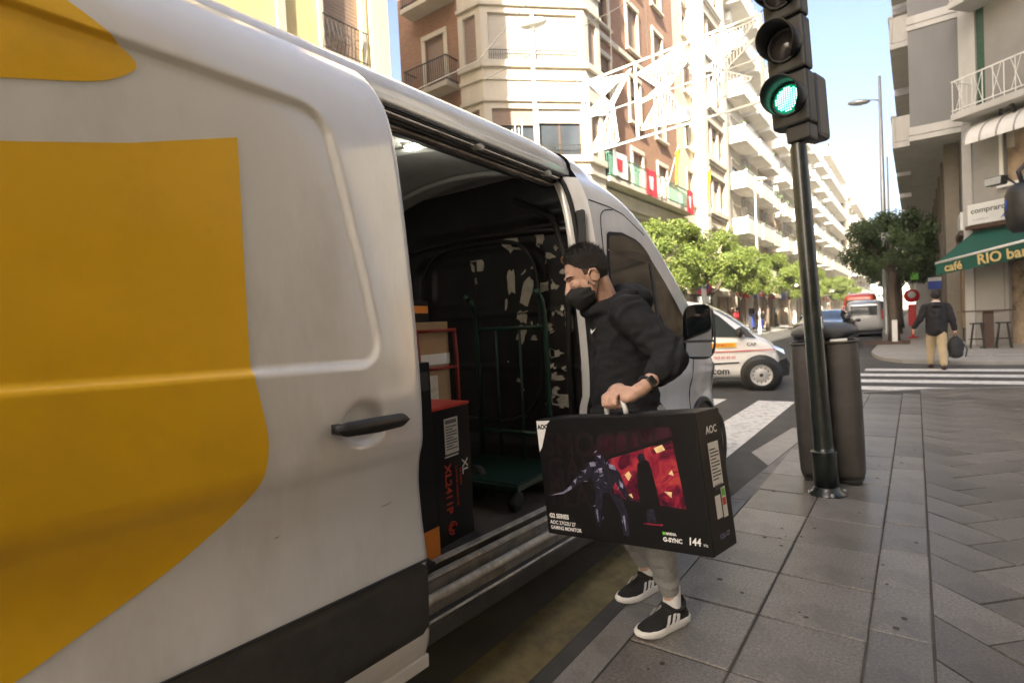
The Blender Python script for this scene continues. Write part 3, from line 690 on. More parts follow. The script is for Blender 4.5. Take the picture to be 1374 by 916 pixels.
# ================================================================== cargo in the van (things of their own)
FZ = .395     # top of the cargo floor in the street's frame
def carton(name, label, loc, rz, sx, sy, sz, m, cat='box', rx=0):
    t = thing(name, label, cat, loc, (rx,0,rz))
    b = MB(); b.box(-sx/2,sx/2,-sy/2,sy/2,0,sz); b.build('carton', m, t, bevel=.004)
    return t
# black carton with red lid edge, upright, printed side to the street
t = carton('monitor_carton', 'tall black carton with red top and red lettering on the van floor', (-1.87,1.87,FZ), R(4), .22, .30, .64, 'box_black')
MB().box(-.112,.112,-.152,.152,.632,.6445).build('red_lid', 'red_print', t)
f = .1125
MB().box(.111,f,-.045,.055,.42,.585).build('address_label', 'label_white', t)
lb = MB()
for k in range(9): lb.box(f,f+.001,-.035,.045-.03*(k % 3 == 1),.44+.013*k,.444+.013*k)
for k in range(14): lb.box(f,f+.001,-.035+.0057*k,-.0325+.0057*k,.56,.578)
lb.build('label_print', 'black_print', t)
MB().box(.111,f,-.05,.05,.405,.412).build('label_edge', 'label_white', t)
text('lettering', 'XL', .06, 'label_white', t, (f,.075,.375), (0,0,-1), (0,1,0), bold=.001)
text('lettering', 'XL2411P', .062, 'red_print', t, (f,-.055,.375), (0,0,-1), (0,1,0), bold=.001)
text('lettering', 'GAMING MONITOR', .022, 'red_print', t, (f,.02,.36), (0,0,-1), (0,1,0))
text('lettering', '24 INCH', .022, 'red_print', t, (f,.05,.34), (0,0,-1), (0,1,0))
lg = MB(); lg.tube([(f,-.02+.028*math.cos(a),.075+.028*math.sin(a)) for a in [k*math.pi/10 for k in range(17)]], .004, 6); lg.tube([(f,-.02+.014*math.cos(a),.075+.014*math.sin(a)) for a in [k*math.pi/8+1 for k in range(12)]], .004, 6); lg.build('emblem', 'red_print', t)
# second carton, half hidden by the door, orange corner
t = carton('dark_carton', 'dark grey carton with an orange lower corner beside the sliding door', (-1.83,1.62,FZ), R(2), .26, .17, .86, 'box_side')
MB().box(.128,.1325,-.088,.088,0,.14).build('orange_corner', 'orange_print', t)
MB().box(.128,.1325,-.03,.07,.74,.82).build('flap', 'trim_grey', t)
# cardboard carton on a red sack truck behind
t = carton('cardboard_carton', 'brown cardboard carton held by the red sack truck inside the van', (-2.33,2.2,FZ+.28), R(-4), .28, .32, .76, 'card')
MB().box(-.141,.142,-.162,.162,.52,.58).build('tape', 'label_white', t)
MB().box(.1415,.1435,-.06,.06,.2,.46).build('printed_panel', 'sticker', t)
t = thing('sack_truck', 'red tubular sack truck standing in the van behind the cartons', 'sack truck', (-2.155,2.235,FZ), (0,0,R(-4)))
for y in (-.14,.14): MB().tube([(0,y,.1),(0,y,.85),(-.01,y,1.0)], .011, 8).build('upright', 'red_metal', t, smooth=True)
for z in (.3,.55,.78,.99): MB().tube([(0,-.14,z),(.01,0,z),(0,.14,z)], .01, 8).build('crossbar', 'red_metal', t, smooth=True)
MB().box(-.25,.0,-.16,.16,.02,.04).build('toe_plate', 'red_metal', t)
for y in (-.19,.19): MB().lathe([(.05,-.02),(.1,-.02),(.1,.02),(.05,.02)], 16, (.05,y,.1), 'y').build('wheel', 'rubber', t, smooth=True)
MB().box(-.3,-.02,-.13,.13,.04,.27).build('lower_crate', 'shop_dark', t)
# loose parcels on top
t = carton('tool_case', 'small black and orange power tool case on top of the brown carton', (-2.3,2.13,FZ+1.041), R(14), .2, .2, .12, 'box_black')
MB().box(-.09,.101,-.101,.09,.05,.09).build('orange_band', 'orange_print', t)
MB().tube([(0,-.06,.12),(0,-.05,.16),(0,.05,.16),(0,.06,.12)], .012, 8).build('handle', 'orange_print', t, smooth=True)
t = carton('parcel', 'small pale parcel wedged upright on the brown carton', (-2.22,2.06,FZ+1.041), R(30), .04, .14, .13, 'label_white', 'parcel')
MB().box(.0201,.0215,-.05,.02,.03,.09).build('label', 'black_print', t)
# green platform trolley standing against the bulkhead
t = thing('platform_trolley', 'dark green platform trolley with tall tube handle standing against the bulkhead', 'trolley', (-2.06,2.62,FZ), (0,0,R(3)))
MB().box(-.3,.34,-.33,.24,.12,.15).build('platform', mat('deck_green', (.004,.022,.014), .5, var=.2), t, bevel=.006)
MB().box(-.28,.32,-.31,.22,.1505,.156).build('deck_mat', 'deck_green', t)
for x in (-.27,.25):
    MB().tube([(x,.2,.15),(x,.2,.95),(x,.19,1.06),(x+.01,.15,1.14),(x+.015,.10,1.18)], .017, 10).build('upright', 'green_metal', t, smooth=True)
    MB().tube([(x+.015,.10,1.18),(x+.016,.075,1.195)], .02, 10).build('grip', 'green_metal', t, smooth=True)
MB().tube([(-.27,.2,.98),(.25,.2,.98)], .013, 8).build('crossbar', 'green_metal', t, smooth=True)
MB().tube([(-.27,.2,.32),(.25,.2,.32)], .013, 8).build('crossbar', 'green_metal', t, smooth=True)
for x in (-.12,.06): MB().tube([(x,.2,.15),(x,.2,.98)], .009, 8).build('rail', 'green_metal', t, smooth=True)
for x in (-.25,.28):
    for y in (-.27,.18):
        MB().lathe([(.02,-.018),(.055,-.018),(.055,.018),(.02,.018)], 16, (x,y,.056), 'x').build('castor', 'rubber', t, smooth=True)

# ================================================================== monitor box carried by the handle
BX = Vector((.985,-.155,.12)).normalized(); BZ = Vector((-.1,.05,1)); BZ = (BZ - BX*BZ.dot(BX)).normalized(); BYv = BZ.cross(BX)
BC = Vector((-.905,1.928,.803))
bxw, bxh, bxd = .72, .468, .175
mbox = thing('monitor_box', 'large black gaming monitor box with printed artwork carried by its top handle', 'box')
mbox.matrix_world = Matrix(((BX.x,BYv.x,BZ.x,BC.x),(BX.y,BYv.y,BZ.y,BC.y),(BX.z,BYv.z,BZ.z,BC.z),(0,0,0,1)))
b = MB(); b.box(-bxw/2,bxw/2,-bxd/2,bxd/2,-bxh/2,bxh/2); b.build('carton', 'box_black', mbox, bevel=.005, seg=3)
fy = -bxd/2-.0006; W2, H2 = bxw/2, bxh/2
def fr(poly, m, nm, dy=0, par=mbox): # flat print on the front face
    return MB().add([(x, fy-dy, z) for x, z in poly], [tuple(range(len(poly)))]).build(nm, m, par)
fr([(-W2+.003,H2-.006),(-W2+.08,H2-.006),(-W2+.062,H2-.02),(-W2+.02,H2-.115),(-W2+.003,H2-.135)], 'white_print', 'white_corner')
text('lettering', 'AOC', .026, 'black_print', mbox, (-W2+.008, fy-.0012, H2-.04), (1,0,0), (0,0,1), bold=.0012, ext=.0003)
for s_, z in (('SMOOTH', .085), ('GAMING', -.015), ('PLAY', -.115)):
    text('ghost_lettering', s_, .135, 'ghost_print', mbox, (-W2+.035, fy-.0002, z), (1,0,0), (0,0,1), bold=.001, ext=.0002, sx=.95)
text('lettering', 'G2 SERIES', .024, 'white_print', mbox, (-W2+.02, fy-.001, -H2+.068), (1,0,0), (0,0,1), bold=.0007, ext=.0003)
text('lettering', 'AOC 27G2U 27', .020, 'white_print', mbox, (-W2+.02, fy-.001, -H2+.043), (1,0,0), (0,0,1), bold=.0003, ext=.0003)
text('lettering', 'GAMING MONITOR', .020, 'white_print', mbox, (-W2+.02, fy-.001, -H2+.022), (1,0,0), (0,0,1), bold=.0003, ext=.0003, sx=.9)
text('lettering', 'NVIDIA', .012, 'white_print', mbox, (W2-.165, fy-.001, -H2+.057), (1,0,0), (0,0,1), bold=.0004, ext=.0003)
fr([(W2-.178,-H2+.056),(W2-.167,-H2+.056),(W2-.167,-H2+.066),(W2-.178,-H2+.066)], mat('print_green', (.15,.5,.05), .5, var=0), 'green_mark', .0006)
text('lettering', 'G-SYNC', .02, 'white_print', mbox, (W2-.178, fy-.001, -H2+.034), (1,0,0), (0,0,1), bold=.0008, ext=.0003)
text('lettering', '144', .034, 'white_print', mbox, (W2-.085, fy-.001, -H2+.034), (1,0,0), (0,0,1), bold=.0009, ext=.0003, shear=.15, sx=.9)
text('lettering', 'Hz', .014, 'white_print', mbox, (W2-.03, fy-.001, -H2+.034), (1,0,0), (0,0,1), ext=.0003)
# printed screen: a generic ember-red picture, no recognisable artwork
m = mat('screen_print', (.3,.02,.03), .35, var=0)
t = m.node_tree; P = t.nodes['Principled BSDF']; tc = t.nodes.new('ShaderNodeTexCoord'); nz = t.nodes.new('ShaderNodeTexNoise'); nz.inputs['Scale'].default_value = 11; nz.inputs['Detail'].default_value = 7; nz.inputs['Roughness'].default_value = .62; nz.inputs['Distortion'].default_value = 1.4
cr = t.nodes.new('ShaderNodeValToRGB'); cr.color_ramp.elements[0].position = .36; cr.color_ramp.elements[0].color = (.02,.004,.012,1); cr.color_ramp.elements[1].position = .80; cr.color_ramp.elements[1].color = (.75,.5,.2,1)
for p_, c_ in ((.46,(.12,.006,.025,1)),(.55,(.32,.018,.045,1)),(.68,(.5,.07,.05,1))):
    e_ = cr.color_ramp.elements.new(p_); e_.color = c_
t.links.new(tc.outputs['Object'], nz.inputs[0]); t.links.new(nz.outputs['Fac'], cr.inputs[0]); t.links.new(cr.outputs[0], P.inputs['Base Color'])
mat('glow_print', (.03,.006,.013), .5, var=.8, vscale=7, spec=.3)
mat('armour_print', (.016,.015,.026), .5, var=.9, vscale=45, spec=.3); mat('armour_light', (.22,.21,.32), .5, var=.6, vscale=60, spec=.3)
mat('spark_print', (.8,.6,.3), .5, var=.3, vscale=60)
for pts in ([(.19,.118),(.225,.13),(.235,.112),(.2,.1)], [(.055,.02),(.075,.035),(.085,.02),(.07,.0)], [(.21,-.03),(.235,-.05),(.24,-.03)], [(.06,-.05),(.08,-.062),(.075,-.045)], [(.235,.03),(.25,.045),(.255,.025)]): fr(pts, 'spark_print', 'screen_spark', .001)
scr = fr([(-.01,.075),(.265,.145),(.285,-.085),(.06,-.07),(.0,-.06)], 'screen_print', 'printed_screen', .0008)
fr([(-.03,.082),(.272,.158),(.294,-.098),(.04,-.082),(-.02,-.07)], 'black_print', 'screen_frame', .0005)
fr([(-.12,.09),(-.02,.16),(.12,.185),(.26,.19),(.272,.159),(-.03,.083)], 'glow_print', 'screen_glow', .00025)
fr([(.115,.06),(.14,.085),(.165,.07),(.175,.02),(.19,-.09),(.11,-.095),(.105,-.02)], 'black_print', 'dark_figure', .0012)
fr([(.118,.085),(.128,.098),(.145,.098),(.152,.083),(.14,.068),(.124,.07)], 'armour_print', 'figure_head', .0013)
fr([(.125,-.095),(.16,-.095),(.165,-.145),(.128,-.145)], 'armour_print', 'screen_stand', .0006)
fr([(.11,-.145),(.19,-.143),(.185,-.149),(.11,-.151)], 'screen_print', 'stand_base', .0008)
# armoured figure silhouette with a blade: plain generic shapes
def arm(pts, m='armour_print', dy=.0015): fr(pts, m, 'printed_figure', dy)
arm([(-.075,.075),(-.06,.095),(-.035,.095),(-.025,.075),(-.035,.055),(-.06,.055)]); arm([(-.10,.06),(-.03,.06),(.02,.05),(.015,.0),(-.015,-.05),(-.08,-.05),(-.10,.0)])
arm([(-.10,.06),(-.125,.035),(-.18,.0),(-.21,-.03),(-.195,-.04),(-.16,-.02),(-.10,.01)]); arm([(.01,.05),(.035,.03),(.055,-.03),(.07,-.07),(.055,-.075),(.03,-.04),(.005,.0)])
arm([(-.085,-.05),(-.05,-.05),(-.07,-.12),(-.085,-.18),(-.105,-.175),(-.1,-.11)]); arm([(-.02,-.05),(.025,-.05),(.05,-.12),(.045,-.2),(.02,-.2),(.015,-.12)])
for pts in ([(-.1,.062),(-.075,.066),(-.07,.05),(-.095,.045)], [(-.01,.06),(.018,.052),(.02,.036),(-.008,.042)], [(-.135,.03),(-.118,.036),(-.125,.018)], [(-.19,-.012),(-.172,.0),(-.18,-.025)], [(.03,.0),(.045,-.012),(.042,-.03),(.03,-.02)], [(-.095,-.12),(-.085,-.115),(-.09,-.165)], [(.025,-.13),(.035,-.125),(.032,-.185)], [(-.06,.088),(-.04,.09),(-.045,.078)], [(-.062,.04),(-.04,.044),(-.05,.02)]): arm(pts, 'armour_light', .002)
rp_ = random.Random(5)
for k in range(26):     # glints on the armour
    cx_, cz_ = rp_.choice([(-.085,.04),(-.02,.045),(-.05,.0),(-.05,.075),(-.15,.01),(.04,-.02),(-.085,-.12),(.028,-.14),(-.05,-.03)]); cx_ += rp_.uniform(-.022,.022); cz_ += rp_.uniform(-.03,.03); a_ = rp_.uniform(0,3); l_ = rp_.uniform(.004,.012)
    arm([(cx_-l_*math.cos(a_),cz_-l_*math.sin(a_)),(cx_+.0015,cz_-.0015),(cx_+l_*math.cos(a_),cz_+l_*math.sin(a_)),(cx_-.0015,cz_+.002)], 'armour_light', .0021)
arm([(-.205,-.03),(-.25,-.058),(-.33,-.078),(-.25,-.066),(-.2,-.042)], 'armour_light', .0017)
# right-hand end: labels
ex = bxw/2+.0007
def en(y0,y1,z0,z1,m,nm,d=0): return MB().add([(ex+d,y0,z0),(ex+d,y1,z0),(ex+d,y1,z1),(ex+d,y0,z1)], [(0,1,2,3)]).build(nm, m, mbox)
text('lettering', 'AOC', .036, 'label_white', mbox, (ex+.0004, -.03, .155), (0,1,0), (0,0,1), bold=.0005, ext=.0003)
en(-.03,.045,-.02,.125,'label_white','shipping_label'); en(-.03,.01,-.125,-.05,'label_white','small_label'); en(.018,.05,-.13,-.03,'label_white','small_label'); en(.02,.045,-.06,-.035,'print_green','colour_chip',.0006); en(.02,.045,-.09,-.065,'red_print','colour_chip',.0006)
q = MB()
for k in range(10): q.add([(ex+.0006,-.024,.0+.011*k),(ex+.0006,.038-.02*(k % 3 == 0),.0+.011*k),(ex+.0006,.038-.02*(k % 3 == 0),.0045+.011*k),(ex+.0006,-.024,.0045+.011*k)], [(0,1,2,3)])
for k in range(8): q.add([(ex+.0006,-.02+.007*k,-.045+.012),(ex+.0006,-.016+.007*k,-.045+.012),(ex+.0006,-.016+.007*k,-.04+.025),(ex+.0006,-.02+.007*k,-.04+.025)], [(0,1,2,3)])
q.build('label_print', 'trim_grey', mbox)
text('lettering', 'G2U-27', .022, 'armour_light', mbox, (ex+.0004, -.03, -.19), (0,1,0), (0,0,1), ext=.0003)
# top handle
hx = -.01
MB().tube([(hx-.045,0,H2),(hx-.042,-.002,H2+.03),(hx-.03,-.002,H2+.045),(hx+.03,-.002,H2+.045),(hx+.042,-.002,H2+.03),(hx+.045,0,H2)], .008, 8, sx=1.4).build('handle', 'white_print', mbox, smooth=True)
for x in (-.22,-.1,.16): MB().box(x-.04,x+.04,-.02,.02,H2,H2+.0008).build('tape', 'trim_grey', mbox)
# ================================================================== courier
PO = (-1.03, 2.5, 0); prot = math.atan2(-.888, -.46)
man = thing('person', 'person in black hoodie, mask and grey sweatpants lifting the monitor box from the van', 'person', PO, (0,0,prot))
def capsule(mb, a, b, ra, rb, n=12, sq=1.):
    a = Vector(a); b = Vector(b); d = (b-a).normalized()
    path = [a-d*ra*.85, a-d*ra*.5, a, b, b+d*rb*.5, b+d*rb*.85]; mb.tube(path, [ra*.4,ra*.85,ra,rb,rb*.85,rb*.4], n, sx=sq)
def chain(mb, pts, rs, n=12):
    for (a, b), (p, q) in zip(zip(pts, pts[1:]), zip(rs, rs[1:])): capsule(mb, a, b, p, q, n)
TWA = R(-24); TWC = Vector((.15,0,0))
def tw(p):            # the upper body is twisted towards the van
    p = Vector(p); k = smooth01(.8, 1.2, p.z); q = p-TWC; a = TWA*k
    return Vector((TWC.x+q.x*math.cos(a)-q.y*math.sin(a), q.x*math.sin(a)+q.y*math.cos(a), p.z))
HEAD = Vector((.335,.0,1.60)); Rh = Matrix.Rotation(R(-20), 3, 'Z') @ Matrix.Rotation(R(26), 3, 'Y')   # bowed forward
def hp(x, y, z): return tuple(HEAD + Rh @ Vector((x,y,z)))
SHL = (.235,.165,1.42); ELL = (.175,.352,1.232); WRL = (.375,.412,1.138)
SHR = (.10,-.18,1.41); ELR = (.06,-.23,1.15); WRR = (.16,-.2,.93)
HIPL = (.11,.09,.93); KNL = (.15,.155,.53); ANL = (.06,.155,.12)
HIPR = (.10,-.09,.93); KNR = (.12,-.13,.53); ANR = (-.05,-.148,.12)
# --- body: one continuous skin mesh
b = MB()
b.ell(hp(-.012,0,.03), (.098,.076,.098), rot=Rh); b.ell(hp(.02,0,-.03), (.08,.064,.09), rot=Rh); b.ell(hp(.045,0,-.075), (.05,.05,.045), rot=Rh); b.ell(hp(.055,0,-.098), (.03,.03,.02), rot=Rh)
b.ell(hp(.078,0,.028), (.018,.05,.014), rot=Rh)                                  # brow
capsule(b, hp(.09,0,.01), hp(.115,0,-.032), .010, .015); b.ell(hp(.106,0,-.04), (.017,.019,.012), rot=Rh)     # nose
for s_ in (1,-1):
    b.ell(hp(.066,s_*.035,-.012), (.026,.026,.022), rot=Rh); b.ell(hp(-.005,s_*.073,-.012), (.03,.014,.036), rot=Rh @ Matrix.Rotation(R(-12),3,'Y') @ Matrix.Rotation(R(s_*-14),3,'Z'))
    b.ell(hp(.003,s_*.07,-.04), (.014,.01,.014), rot=Rh)
capsule(b, hp(-.03,0,-.05), (.215,0,1.43), .056, .062)
chain(b, [(.2,0,1.42),(.17,0,1.3),(.14,0,1.1),(.11,0,.95)], [.11,.13,.12,.13])
for sh, el, wr in ((SHL,ELL,WRL),(SHR,ELR,WRR)):
    capsule(b, (.19,sh[1]*.5,1.42), sh, .07, .06); chain(b, [sh, el], [.055,.043]); chain(b, [el, wr], [.043,.027])
for hpz, kn, an in ((HIPL,KNL,ANL),(HIPR,KNR,ANR)): chain(b, [hpz, kn, an], [.09,.058,.036])
# left hand closed round the handle (fingers wrap under it); palm from wrist
HC = Vector((.455,.405,1.098))
capsule(b, WRL, (.405,.410,1.125), .027, .029); b.ell((.435,.402,1.112), (.047,.036,.027), rot=Matrix.Rotation(R(20),3,'Y'))
iv = man.matrix_basis if False else Matrix.Translation(PO) @ Matrix.Rotation(prot, 4, 'Z')
inv = iv.inverted(); hw_ = mbox.matrix_world
def hl(x, y, z): return inv @ (hw_ @ Vector((x,y,z)))     # box-local to person-local
hz = H2+.045
for i, (dx, ln) in enumerate(((.026,.95),(.008,1.0),(-.011,.97),(-.029,.85))):
    k1 = hl(hx+dx, -.030, hz+.026); k2 = hl(hx+dx*1.02, -.036, hz-.004); k3 = hl(hx+dx, -.018, hz-.018*ln); k4 = hl(hx+dx, .004, hz-.014)
    root = hl(hx+dx*.9, .012, hz+.040)
    chain(b, [root, k1, k2, k3, k4], [.0102,.0094,.0086,.008,.007], 10)
chain(b, [hl(hx-.0,.034,hz+.05), hl(hx-.03,.026,hz+.026), hl(hx-.042,.006,hz+.012), hl(hx-.045,-.014,hz+.006)], [.0125,.0115,.0105,.0085], 10)
pal = hl(hx, .018, hz+.045); b.ell(tuple(pal), (.04,.036,.024), rot=Matrix.Rotation(R(25),3,'Y')); capsule(b, (.43,.405,1.115), tuple(pal), .028, .026)
# right hand hanging behind the box
b.ell((.18,-.195,.87), (.03,.02,.045))
for i in range(4): chain(b, [(.16+.016*i,-.195,.84),(.165+.016*i,-.19,.80),(.17+.014*i,-.18,.775)], [.010,.009,.0075], 8)
chain(b, [(.20,-.185,.89),(.22,-.17,.86),(.225,-.165,.83)], [.012,.011,.009], 8)
def skinmat(c):
    q = Rh.inverted() @ (Vector(c)-HEAD)
    return 1 if (q.z < -.03 and q.x > -.03 and q.length < .16) or (-.03 < q.x < .02 and abs(q.y) > .055 and -.03 < q.z < .03 and abs(q.y) < .066) else 0
body = organic('body', b, ['skin','stubble'], man, .0042, 2, matfn=None)
# eyes (lids lowered), brows
for s_ in (1,-1):
    e = MB(); e.ell(hp(.077,s_*.033,.004), (.012,.013,.010), rot=Rh); eo = e.build('eye', 'skin', body, smooth=True)
    MB().tube([hp(.081,s_*.018,-.001), hp(.088,s_*.030,-.006), hp(.082,s_*.044,-.004), hp(.072,s_*.051,.0)], .0022, 6).build('lashes', 'hair', eo, smooth=True)
    MB().tube([hp(.093,s_*.014,.026), hp(.092,s_*.030,.032), hp(.081,s_*.046,.031), hp(.068,s_*.055,.024)], [.003,.0048,.004,.002], 6).build('eyebrow', 'hair', eo, smooth=True)
    MB().tube([hp(-.005,s_*.089,-.036), hp(.012,s_*.084,-.02), hp(.014,s_*.085,.004), hp(-.002,s_*.091,.02), hp(-.022,s_*.093,.012), hp(-.026,s_*.093,-.01)], [.004,.005,.0045,.005,.005,.0035], 6).build('ear_rim', 'skin', body, smooth=True)
# hair: short, faded at the sides
hb = MB(); hb.ell(hp(-.012,0,.03), (.0985,.0765,.0985), 64, 44, rot=Rh)
hm = hb.mesh('hair', 'hair', True)
def hairline(x):      # height of the hair edge round the head, front to nape
    return lerp([(-.12,-.055),(-.05,-.05),(-.03,-.02),(-.022,.022),(.0,.03),(.02,.034),(.036,.05),(.055,.082),(.075,.088),(.11,.09)], x)
def hq(v): return Rh.inverted() @ (v-HEAD)
bm = bmesh.new(); bm.from_mesh(hm); bmesh.ops.subdivide_edges(bm, edges=bm.edges, cuts=1, use_grid_fill=True); bm.normal_update()
bmesh.ops.delete(bm, geom=[f for f in bm.faces if hq(f.calc_center_median()).z < hairline(hq(f.calc_center_median()).x)+.006*mnoise.noise(f.calc_center_median()*90)], context='FACES')
for v in bm.verts:
    q = hq(v.co); k = smooth01(.0,.05,q.z-hairline(q.x))*smooth01(-.02,.07,q.z)
    v.co += v.normal*(.0012+k*.008+.004*k*mnoise.noise(v.co*150)+.003*k*mnoise.noise(v.co*50))
bm.to_mesh(hm); bm.free(); hm.polygons.foreach_set('use_smooth', [True]*len(hm.polygons))
hair_o = link('hair', hm, man)
sp = MB(); rh_ = random.Random(9); pool = [(v.co.copy(), v.normal.copy()) for v in hm.vertices if hq(v.co).z > hairline(hq(v.co).x)+.012]
for i in range(4200):
    p, nn = pool[rh_.randrange(len(pool))]; p = p+Vector((rh_.uniform(-.004,.004),rh_.uniform(-.004,.004),rh_.uniform(-.004,.004)))
    q = hq(p); ln = (.006+.012*smooth01(.03,.1,q.z))*rh_.uniform(.6,1.3); d = (nn*.75+Rh @ Vector((rh_.uniform(-.2,.7),rh_.uniform(-.5,.5),rh_.uniform(-.2,.4)))).normalized(); w_ = d.cross(nn+Vector((.01,.02,.03))).normalized()*.0009
    sp.add([p-w_-nn*.002, p+w_-nn*.002, p+d*ln], [(0,1,2)])
spo = sp.build('hair_strands', 'hair', hair_o); spo['kind'] = 'stuff'
sb = MB(); sb.ell(hp(-.012,0,.03), (.0992,.0772,.0992), 64, 44, rot=Rh); st = sb.mesh('hair', mat('fade_hair', (.07,.046,.034), .8, var=.35, vscale=220), True)
bm = bmesh.new(); bm.from_mesh(st)
def fade(q): return q.z > hairline(q.x)-.028 and q.z < hairline(q.x)+.02 and q.x < .03
bmesh.ops.delete(bm, geom=[f for f in bm.faces if not fade(hq(f.calc_center_median()))], context='FACES')
bm.to_mesh(st); bm.free(); link('hair_fade', st, man)
for s_ in (1,-1): MB().tube([hp(.012,s_*.074,.03), hp(.014,s_*.0735,.008), hp(.012,s_*.071,-.016)], [.011,.009,.004], 8, sx=.35).build('sideburn', 'fade_hair', man, smooth=True)
# mask
k = MB(); k.ell(hp(.052,0,-.066), (.069,.067,.066), 32, 24, rot=Rh); k.ell(hp(.10,0,-.052), (.036,.034,.034), 24, 16, rot=Rh); k.ell(hp(.062,0,-.105), (.05,.048,.03), 24, 16, rot=Rh)
mk = remesh(k, .0045, 3); mk.materials.clear(); mk.materials.append(M_('mask'))
bm = bmesh.new(); bm.from_mesh(mk); kill = []
for f in bm.faces:
    q = Rh.inverted() @ (f.calc_center_median()-HEAD)
    if q.x < .012-.25*(q.z+.06) or q.z > -.022+.30*(q.x-.08): kill.append(f)
bmesh.ops.delete(bm, geom=kill, context='FACES')
for v in bm.verts:
    q = Rh.inverted() @ (v.co-HEAD); v.co += v.normal*(.0025*math.sin(q.z*220)*smooth01(.1,.03,q.x))
bm.to_mesh(mk); bm.free(); mk.polygons.foreach_set('use_smooth', [True]*len(mk.polygons))
mko = link('face_mask', mk, man)
for s_ in (1,-1):
    MB().tube([hp(.03,s_*.066,-.034), hp(.01,s_*.078,-.005), hp(-.012,s_*.09,.026)], .0022, 6).build('ear_loop', 'mask', mko, smooth=True)
    MB().tube([hp(.022,s_*.064,-.1), hp(.0,s_*.078,-.065), hp(-.02,s_*.086,-.034)], .0022, 6).build('ear_loop', 'mask', mko, smooth=True)
# --- hoodie
h = MB()
def torso(z, xc, rx, ry): return (z, xc, rx, ry)
TS = [(.86,.135,.138,.168),(.90,.14,.152,.182),(.95,.145,.152,.182),(1.05,.155,.148,.176),(1.18,.16,.142,.178),(1.3,.165,.138,.185),(1.38,.175,.130,.182),(1.44,.19,.112,.15),(1.49,.205,.085,.095)]
vs = []; n = 28
for z, xc, rx, ry in TS:
    for j in range(n):
        a = 2*math.pi*j/n; ca, sa = math.cos(a), math.sin(a); vs.append(tuple(tw((xc+rx*math.copysign(abs(ca)**.85, ca), ry*math.copysign(abs(sa)**.85, sa), z))))
fs = [(i*n+j, i*n+(j+1) % n, (i+1)*n+(j+1) % n, (i+1)*n+j) for i in range(len(TS)-1) for j in range(n)]+[tuple(range(n-1,-1,-1)), tuple((len(TS)-1)*n+j for j in range(n))]
h.add(vs, fs)
for sh, el, wr in ((SHL,ELL,WRL),(SHR,ELR,WRR)):
    capsule(h, (.19,sh[1]*.55,1.415), sh, .085, .092)
    sh = Vector(sh); el = Vector(el); wr = Vector(wr)
    chain(h, [sh, sh.lerp(el,.5), el], [.086,.074,.064], 16); ce = el.lerp(wr,.62)
    chain(h, [el, el.lerp(wr,.35), ce], [.066,.062,.049], 16)
h.tube([(.20+.085*math.cos(a)*1.15+.02, .1*math.sin(a), 1.485+.0*math.cos(a)-.045*math.cos(a)) for a in [k*math.pi/10 for k in range(20)]], .036, 10, closed=True)
h.ell((.095,0,1.485), (.09,.125,.075), rot=Matrix.Rotation(R(-25),3,'Y')); h.ell((.06,0,1.40), (.05,.11,.07))
def fold(c):
    p = Vector(c); q = .005*mnoise.noise(Vector((p.x*9,p.y*9,p.z*16)))+.005*mnoise.noise(Vector((p.x*24,p.y*24,p.z*40)))
    e = (p-Vector(ELL)).length; q += .007*math.exp(-(e/.13)**2)*math.sin(p.z*75+p.x*85+4*mnoise.noise(p*14))
    a = (p-Vector(SHL)).length; q += .006*math.exp(-(a/.15)**2)*math.sin(p.z*60-p.y*70+4*mnoise.noise(p*12))
    q += .005*math.exp(-((p.z-.96)/.08)**2)*math.sin(p.z*105+5*mnoise.noise(p*9))
    if p.z < .915 and abs(p.x-.14) < .3 and abs(p.y) < .25: q -= .008
    return q
ho = organic('hoodie', h, 'hoodie', man, .0085, 4, disp=fold)
# open neck with red collar tag, zip/logo
MB().tube([tw((.283,.045,1.462)),tw((.298,.038,1.452)),tw((.305,.025,1.446))], .008, 6).build('collar_tag', 'red_print', ho, smooth=True)
lgm = MB(); lp = tw((.308,.085,1.352)); lgm.add([tuple(lp+Vector(p)) for p in ((0,-.012,-.004),(.001,-.004,-.014),(-.008,.022,.014),(-.001,.0,.0),(0,-.010,.012))], [(0,1,2,3,4)]); lgm.build('chest_logo', 'white_print', ho)
MB().tube([tw((.30,.07,1.075)),tw((.295,.11,1.02)),tw((.27,.15,.965))], .004, 6).build('pocket_edge', 'hoodie', ho, smooth=True)
cu = MB(); capsule(cu, Vector(ELL).lerp(Vector(WRL),.55), Vector(ELL).lerp(Vector(WRL),.63), .047,.045, 14); organic('cuff', cu, 'hoodie', ho, .006, 3)
# watch
wd = (Vector(WRL)-Vector(ELL)).normalized(); wp = Vector(ELL).lerp(Vector(WRL), .93)
u = Vector((0,0,1)); s1 = wd.cross(u).normalized(); u1 = s1.cross(wd).normalized()
wt = MB(); wt.tube([wp+(s1*math.cos(a)+u1*math.sin(a))*.031 for a in [k*math.pi/10 for k in range(20)]], .0085, 8, closed=True, sx=.45); wto = wt.build('watch', 'black_plastic', man, smooth=True)
cdir = (s1*-.86+u1*.5).normalized() if (s1.y < 0) else (s1*.86+u1*.5).normalized()
cdir = Vector((cdir.x, abs(cdir.y), cdir.z)); tdir = wd; bdir = cdir.cross(tdir).normalized()
q = MB(Matrix(((tdir.x,bdir.x,cdir.x,wp.x),(tdir.y,bdir.y,cdir.y,wp.y),(tdir.z,bdir.z,cdir.z,wp.z),(0,0,0,1)))); q.box(-.017,.017,-.02,.02,.027,.039); q.build('case', 'watch_case', wto, bevel=.005)
q.v = []; q.f = []; q.mi = []; q.box(-.014,.014,-.017,.017,.0385,.0402); q.build('display', 'watch_face', wto, bevel=.002)
